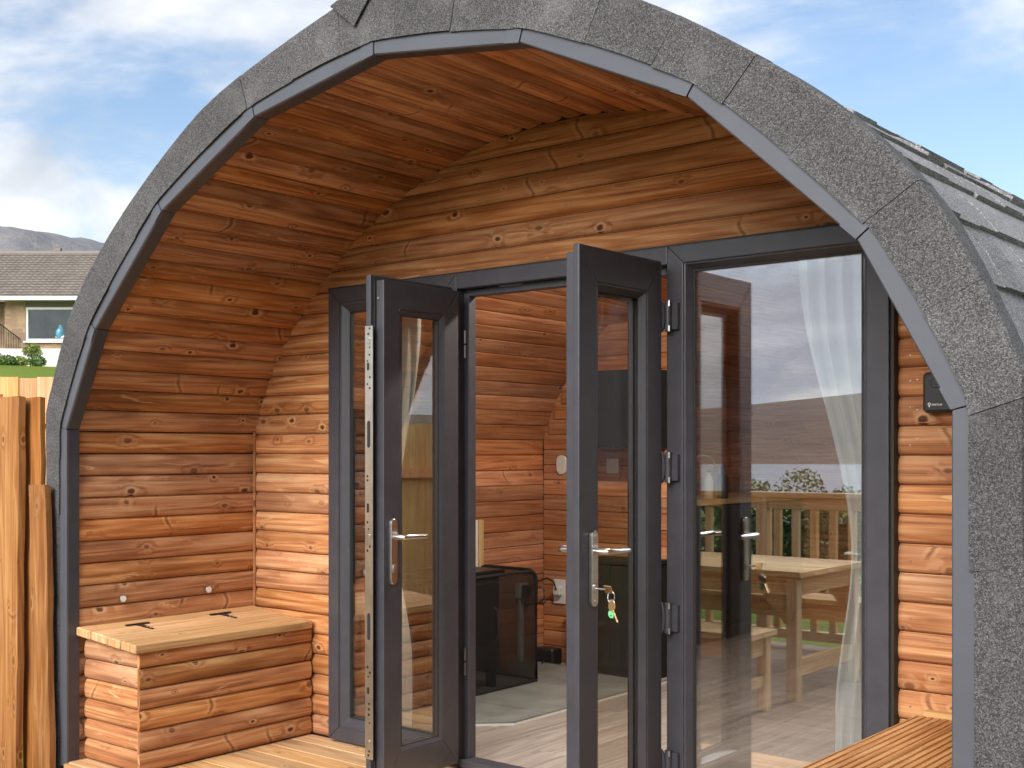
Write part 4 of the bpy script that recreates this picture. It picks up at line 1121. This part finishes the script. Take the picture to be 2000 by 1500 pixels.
# ------------------------------------------------------------------ patio behind the camera (seen in the glass)
PZ = -.19
pt = struct(MB().box(-4.2, 8.6, -3.85, -.06, PZ - .2, PZ - .03).build('patio', 'patio_x'), 'timber patio deck in front of the pod')
for k in range(26):
    MB().box(-4.2, 8.6, -3.85 + k * .1455, -3.85 + k * .1455 + .14, PZ - .0295, PZ).build('board', 'patio_x', pt)
def table(name, x0, x1, y0, y1, H, label, cat, top=.035, slats=5, brace=True, leg=.07, grp=None):
    t = empty(name, ((x0 + x1) / 2, (y0 + y1) / 2, PZ)); tag(t, label, cat, grp)
    w, d = (x1 - x0) / 2, (y1 - y0) / 2; s = 2 * d / slats
    for k in range(slats): MB().box(-w, w, -d + k * s + .003, -d + (k + 1) * s - .003, H - top, H).build('top_slat', 'pine_x', t, bevel=.003)
    for sx in (-1, 1):
        for sy in (-1, 1):
            xs = sorted((sx * (w - .03), sx * (w - .03 - leg))); ys = sorted((sy * (d - .02), sy * (d - .02 - leg)))
            MB().box(xs[0], xs[1], ys[0], ys[1], 0, H - top - .001).build('leg', 'pine_z', t, bevel=.004)
        xs = sorted((sx * (w - .045), sx * (w - .085)))
        MB().box(xs[0], xs[1], -d + .021 + leg, d - .021 - leg, H - top - .11, H - top - .002).build('end_rail', 'pine_y', t, bevel=.003)
        MB().box(xs[0], xs[1], -d + .021 + leg, d - .021 - leg, .14, .24 if brace else .20).build('stretcher', 'pine_y', t, bevel=.003)
    for sy in (-1, 1):
        ys = sorted((sy * (d - .035), sy * (d - .065)))
        MB().box(-w + .031 + leg, w - .031 - leg, ys[0], ys[1], H - top - .11, H - top - .002).build('side_rail', 'pine_x', t, bevel=.003)
        if brace:
            for sx in (-1, 1):
                a = sx * (w - .031 - leg)
                MB().prism([(a, H - top - .112), (a - sx * .16, H - top - .112), (a, H - top - .29)], 1, ys[0] + .003, ys[1] - .003).build('corner_brace', 'pine_x', t)
    return t
table('picnic_table', -2.35, -.40, -2.78, -1.86, .76, 'pale timber patio table mirrored in the right pane', 'table')
table('patio_bench', -2.2, -.42, -1.62, -1.27, .46, 'pale timber bench on the near side of the mirrored table', 'bench', slats=2, brace=False, leg=.06, grp='benches at the patio table')
table('patio_bench', -2.2, -.50, -3.36, -3.02, .46, 'pale timber bench on the far side of the mirrored table', 'bench', slats=2, brace=False, leg=.06, grp='benches at the patio table')
bl = empty('balustrade', (-.6, -3.72, PZ)); tag(bl, 'timber balustrade with square balusters along the patio edge', 'balustrade')
MB().box(-3.5, 9.0, -.065, .065, 1.115, 1.155).build('hand_rail', 'pine_x', bl, bevel=.006)
MB().box(-3.5, 9.0, -.03, .03, 1.03, 1.1145).build('top_rail', 'pine_x', bl, bevel=.004)
MB().box(-3.5, 9.0, -.03, .03, .06, .13).build('bottom_rail', 'pine_x', bl, bevel=.004)
bme = MB().box(-.026, .026, -.026, .026, .1305, 1.0295).build('baluster', 'pine_z', bl, bevel=.004)
bme.location = (-3.4, 0, 0)
for k in range(1, 84):
    c = bme.copy(); COL.objects.link(c); c.parent = bl; c.location = (-3.4 + k * .148, 0, 0)
for x in (-3.46, -1.0, 1.45, 3.9, 6.4, 8.96): MB().box(x - .045, x + .045, -.0455, .0455, 0, 1.114).build('post', 'pine_z', bl, bevel=.004)

M['gravel'] = plain('grey_bounce_gravel', (.30, .285, .26), .9, nz=.5, nscale=45, bump=.8, bscale=60, bdist=.02)  # for unseen strips added beside the pod to neutralise green bounce light
struct(MB().box(1.96, 5.2, -.02, 9, -.6, -.40).box(-3.2, -1.96, .05, 9, -.6, -.401).build('added_gravel_strip', 'gravel'), 'unseen grey gravel strips added beside the pod for neutral bounce light')
# ------------------------------------------------------------------ foliage
def leaf_cloud(centres, n, size, seed):
    rnd = random.Random(seed); mb = MB(); tot = sum(c[3] * c[4] * c[5] for c in centres)
    for (x, y, z, rx, ry, rz) in centres:
        for _ in range(int(n * rx * ry * rz / tot) + 1):
            while True:
                p = Vector((rnd.uniform(-1, 1), rnd.uniform(-1, 1), rnd.uniform(-1, 1)))
                if .25 < p.length < 1: break
            p = p * (p.length ** -.35 if p.length > 0 else 1)
            if p.length > 1.05: p *= 1.0 / p.length
            c = Vector((x + p.x * rx, y + p.y * ry, z + p.z * rz)); s = size * rnd.uniform(.6, 1.4)
            u = Vector((rnd.gauss(0, 1), rnd.gauss(0, 1), rnd.gauss(0, .7))).normalized(); v = u.cross(Vector((rnd.gauss(0, 1), rnd.gauss(0, 1), rnd.gauss(0, 1)))).normalized()
            mb.add([c - u * s, c + v * s * .5, c + u * s, c - v * s * .5], [(0, 1, 2, 3)])
    return mb
def shrub(name, loc, blobs, n, size, mat, label, cat, seed, trunk=None, grp=None):
    o = empty(name, loc); tag(o, label, cat, grp)
    leaf_cloud(blobs, n, size, seed).build('crown', mat, o)
    t = MB()
    for pts, rr in (trunk or [([(0, 0, -.1), (0.02, 0, .25)], [.03, .02])]): t.tube(pts, rr, 7)
    t.build('trunk', 'bark', o, smooth=True)
    return o
# hedge and shrubs below the patio
hd = leaf_cloud([(x, 0, .55, .75, .5, .62) for x in [i * .9 - 7 for i in range(14)]], 9000, .07, 1)
ho = empty('hedge', (-2.8, -10.5, ground_z(-2.8, -10.5))); tag(ho, 'dark green hedge beyond the patio balustrade', 'hedge')
hd.build('leaves', 'leafd', ho)
for i, (x, y, s_, lab) in enumerate(((-7.75, -17, 1.0, 'yellow green shrub beyond the patio, tallest in the glass'), (-6.95, -17.3, .82, 'small yellow green shrub right of the tallest one in the glass'), (-8.55, -16.7, .86, 'low yellow green shrub left of the tallest one in the glass'))):
    shrub('shrub', (x, y, ground_z(x, y)), [(0, 0, 1.0 * s_, .6 * s_, .6 * s_, .9 * s_), (.4 * s_, .1, .7 * s_, .5 * s_, .5 * s_, .6 * s_), (-.45 * s_, 0, .65 * s_, .5 * s_, .5 * s_, .55 * s_)], 3600, .038, 'leafy', lab, 'shrub', 20 + i, grp='shrubs below the patio')

# ------------------------------------------------------------------ rough timber boards at the left
fb = [(-2.30, -2.055, -.075, 1.500, -.02, .03, 'wide rough timber board standing at the left edge of the photo'),
      (-2.13, -1.985, -.020, 1.497, .004, .022, 'rough timber board half hidden behind the wide board'),
      (-1.998, -1.868, -.062, 1.132, .028, .026, 'shorter rough timber board standing against the shingle edge')]
for x0, x1, y, zt, lean, th, lab in fb:
    o = MB(); rows = []
    nseg = 14
    for i in range(nseg + 1):
        z = -.45 + (zt + .45) * i / nseg; k = 1 - i / nseg
        jx = .004 * math.sin(z * 9 + x0 * 31) + .003 * math.sin(z * 23 + x1)
        dx = lean * 1.6 * k
        rows.append([(x0 + dx + jx * .7, y, z), (x1 + dx + jx, y, z + (.004 if i == nseg else 0)), (x1 + dx + jx, y + th, z), (x0 + dx + jx * .7, y + th, z)])
    tag(o.loft(rows).build('timber_board', 'fence_z', bevel=0), lab, 'board', 'rough boards beside the pod')

# ------------------------------------------------------------------ boundary fence
def vpoint(depth, lat): return Vector((CAM.x - math.sin(YAW) * depth + math.cos(YAW) * lat, CAM.y + math.cos(YAW) * depth + math.sin(YAW) * lat, 0))
fc = vpoint(8, -3.25)
bf = empty('boundary_fence', (fc.x, fc.y, -.45), YAW); tag(bf, 'pale new closeboard fence behind the rough boards', 'fence')
random.seed(21)
x = -2.6
while x < .9:
    w = random.uniform(.11, .125)
    MB().box(x, x + w - .003, -.012 - (.008 if random.random() < .5 else 0), .008, 0, 2.215 + random.uniform(-.012, .012) - x * .01).build('board', 'pale_z', bf)
    x += w
for z in (.35, 1.15, 1.90): MB().box(-2.6, .9, -.075, -.0215, z, z + .08).build('rail', 'pale_z', bf, bevel=.004)
for px in (-2.2, -.2): MB().box(px, px + .09, -.17, -.0755, 0, 2.1).build('post', 'pale_z', bf, bevel=.004)

# ------------------------------------------------------------------ neighbour's house
D = 45.0; S_ = D / 2343.2
hc = vpoint(D, (100 - 1000) * S_)
hs = empty('house', (hc.x, hc.y, 0), YAW); tag(hs, 'low house with brown tiled roof and large picture window on the hillside', 'house')
hz = lambda v: CAM.z + (881.4 - v) * S_
hx = lambda u: (u - 100) * S_
zE, zWt, zWb, zSt, zG = hz(588), hz(600), hz(666), hz(681), hz(716)
wx0, wx1 = hx(50), hx(190)
wl = MB()
wl.box(hx(9), wx0, 0, .3, zSt, zE); wl.box(wx1, 9, 0, .3, zSt, zE); wl.box(wx0, wx1, 0, .3, zSt, zWb); 
wl.box(-9, hx(9), .9, 1.2, zSt, zE); wl.box(hx(9), hx(9) + .3, .3, 1.2, zSt, zE)
wl.build('stone_wall', 'stone', hs)
MB().box(wx0, wx1, .06, .3, zWt, zE).build('panel_over_window', 'rooftile', hs)
MB().box(-9, 9, -.06, .9, zG - 1.5, zSt - .002).build('base_wall', 'render', hs)
MB().box(-9, 9, 5.2, 5.5, zG - 1, zE).box(8.7, 9, .3, 5.2, zG, zE).build('rear_wall', 'render', hs)
wf = MB(); f_ = .085
wf.box(wx0, wx0 + f_, .02, .16, zWb, zWt); wf.box(wx1 - f_, wx1, .02, .16, zWb, zWt); wf.box(wx0 + f_, wx1 - f_, .02, .16, zWb, zWb + f_); wf.box(wx0 + f_, wx1 - f_, .02, .16, zWt - f_, zWt)
wwin = wf.build('window', 'white', hs)
MB().box(wx0 + f_, wx1 - f_, .09, .10, zWb + f_, zWt - f_).build('pane', 'glass3', wwin)
MB().box(wx0 - .05, wx1 + .05, -.10, .019, zWb - .07, zWb - .002).build('sill', 'white', wwin)
room = MB().box(wx0 - .4, wx1 + .4, 3.0, 3.1, zWb - .5, zE).box(wx0 - .4, wx1 + .4, .31, 3.0, zWb - .6, zWb - .5).box(wx0 - .5, wx0 - .4, .31, 3.0, zWb - .5, zE)
room.build('room', 'render', hs)
room.v = []
MB().box(hx(74), hx(85), 2.95, 2.99, hz(640), hz(622)).box(hx(108), hx(126), 2.95, 2.99, hz(642), hz(630)).build('picture', 'unit', hs)
MB().box(-9, 9, -.55, -.40, zE - .02, zE + .14).build('gutter', 'white', hs)
MB().box(-9, 9, -.40, .3, zE + .001, zE + .05).build('soffit', 'white', hs)
# roof: base sheet and rows of rolled tiles
ry0, ry1, rz0, rz1 = -.52, 3.4, zE + .13, hz(497) + 3.4 * .164
sl_ang = math.atan2(rz1 - rz0, ry1 - ry0); SLn = math.hypot(ry1 - ry0, rz1 - rz0)
rb = MB(); rb.loft([[(-9, ry0, rz0), (-9, ry1, rz1), (-9, 2 * ry1 - ry0, rz0), (-9, 2 * ry1 - ry0, rz0 - .1), (-9, ry1, rz1 - .1), (-9, ry0, rz0 - .1)],
                    [(9, ry0, rz0), (9, ry1, rz1), (9, 2 * ry1 - ry0, rz0), (9, 2 * ry1 - ry0, rz0 - .1), (9, ry1, rz1 - .1), (9, ry0, rz0 - .1)]])
hroof = rb.build('roof', 'rooftile', hs)
tl = MB(); NR = 17; tw = .24
for i in range(NR):
    for j in range(int(11 / tw)):
        xa = -6 + j * tw
        pr = []
        for (s, lift) in ((i * SLn / NR - .03, .075), ((i + 1) * SLn / NR, .012)):
            row = []
            for t, hh_ in ((0, .0), (.25, .018), (.5, .024), (.75, .012), (1, 0)):
                yy = ry0 + math.cos(sl_ang) * s - math.sin(sl_ang) * (lift + hh_); zz_ = rz0 + math.sin(sl_ang) * s + math.cos(sl_ang) * (lift + hh_)
                row.append((xa + t * tw * .97, yy, zz_))
            pr.append(row)
        front = [(q[0], ry0 + math.cos(sl_ang) * (i * SLn / NR - .03), rz0 + math.sin(sl_ang) * (i * SLn / NR - .03)) for q in pr[0]]
        tl.loft([front, pr[0], pr[1]], closed=False)
tag(tl.build('roof_tiles', 'rooftile', hroof), kind='stuff')
MB().tube([(-9, ry1, rz1 + .02), (9, ry1, rz1 + .02)], .13, 8).build('ridge_cap', 'rooftile', hroof)
for u_ in (46, 178): MB().box(hx(u_) - .14, hx(u_) + .14, ry1 - .1, ry1 + .1, rz1 + .10, rz1 + .26).build('ridge_vent', 'rooftile', hroof)
# railing and steps at the left
rl_ = MB()
for k in range(16):
    xk = hx(2) + k * .062
    rl_.box(xk, xk + .018, -.55, -.535, zSt - .02 - 0 * k, zSt + 1.0 - k * .045)
rl_.tube([(hx(2), -.54, zSt + 1.02), (hx(2) + .95, -.54, zSt + .30)], .02, 6)
rl_.build('railing', 'unit', hs)
stp = MB()
for k in range(7): stp.box(hx(-20) + k * .22 - .6, hx(-20) + (k + 1) * .22, -1.3, -.07, zG - 1, zSt - .03 - k * .125)
stp.build('steps', 'render', hs)
vs_ = empty('vase', tuple(hs.matrix_basis @ Vector((hx(114), .24, zWb + f_))))
M['vase'] = plain('blue_vase', (.10, .34, .50), .25, nz=.2, nscale=6)
tag(vs_, 'blue vase standing in the house picture window', 'vase')
prf = [(0, .09), (.05, .13), (.2, .19), (.34, .17), (.46, .08), (.52, .07), (.56, .10)]
MB().tube([(0, 0, z) for z, _ in prf], [q for _, q in prf], 16).build('vase_body', 'vase', vs_, smooth=True)
MB().loft([[(-.42, 0, .10), (-.40, .02, .16), (-.1, .03, .03), (-.1, 0, 0)], [(.0, -.1, .02), (0, -.1, .06), (0, .0, .06), (0, 0, .02)], [(.42, 0, .10), (.40, .02, .16), (.1, .03, .03), (.1, 0, 0)]]).build('white_stand', 'white', vs_)

def hpt(u, dy, z=None):
    p = hs.matrix_basis @ Vector((hx(u), dy, 0)); p.z = ground_z(p.x, p.y) if z is None else z; return p
p = hpt(97, -1.6); zb = p.z
shrub('garden_tree', p, [(-.05, 0, .62, .36, .34, .17), (.20, .05, .54, .22, .24, .12), (-.26, .05, .52, .20, .24, .13), (.03, 0, .76, .22, .24, .11)], 1300, .035, 'leafy', 'small cloud-pruned green tree before the white house wall', 'tree', 31,
      trunk=[([(0, 0, -.1), (.04, 0, .2), (-.04, 0, .4), (-.14, 0, .56)], [.06, .045, .03, .015]), ([(.02, 0, .22), (.15, 0, .5)], [.03, .015])])
for i, (u, s_, m, lab) in enumerate(((36, .5, 'leafy', 'low yellow green bush in the house border, left of the small tree'), (62, .42, 'leaf', 'low green bush in the house border below the steps'), (80, .40, 'leafy', 'low pale bush at the foot of the small tree'),
                                      (117, .42, 'leaf', 'low green bush in the house border beside the shingle edge'), (8, .62, 'leafr', 'dark purple leaved bush by the house steps'), (20, .36, 'leaf', 'low green bush between the purple and yellow bushes'))):
    p = hpt(u, -2.0 - .2 * (i % 2))
    shrub('garden_bush', p, [(0, 0, s_ * .45, s_, s_ * .7, s_ * .55), (s_ * .6, 0, s_ * .3, s_ * .6, s_ * .5, s_ * .35), (-s_ * .6, .1, s_ * .32, s_ * .55, s_ * .5, s_ * .4)], 700, .045, m, lab, 'bush', 40 + i, grp='bushes in the house border')

# side fence along the left of the patio (seen only in the glass)
sf = empty('side_fence', (-4.32, -2.0, -.45)); tag(sf, 'pale closeboard fence along the far left side of the patio', 'fence')
for k in range(34): MB().box(-.012 - .008 * (k % 2), .008, -1.95 + k * .112, -1.95 + k * .112 + .109, 0, 1.95 + random.uniform(-.01, .01)).build('board', 'pale_z', sf)
for z in (.4, 1.5): MB().box(.0085, .05, -1.95, 1.85, z, z + .08).build('rail', 'pale_z', sf)

# ------------------------------------------------------------------ hazy air
hzm = bpy.data.materials.new('hazy_air'); hzm.use_nodes = True
ht = hzm.node_tree; ht.nodes.clear()
hv = ht.nodes.new('ShaderNodeVolumePrincipled'); hvo = ht.nodes.new('ShaderNodeOutputMaterial'); ht.links.new(hv.outputs[0], hvo.inputs['Volume'])
hv.inputs['Color'].default_value = (.78, .86, 1, 1); hv.inputs['Density'].default_value = .000065; hv.inputs['Anisotropy'].default_value = .2
hzm.cycles.homogeneous_volume = True; hzm.cycles.volume_sampling = 'DISTANCE'
M['haze'] = hzm
hzb = MB().box(-7000, 7000, -7000, 7000, -40, 380).build('haze', 'haze')
tag(hzb, 'thin blue air between the pod and the far mountain', kind='stuff')
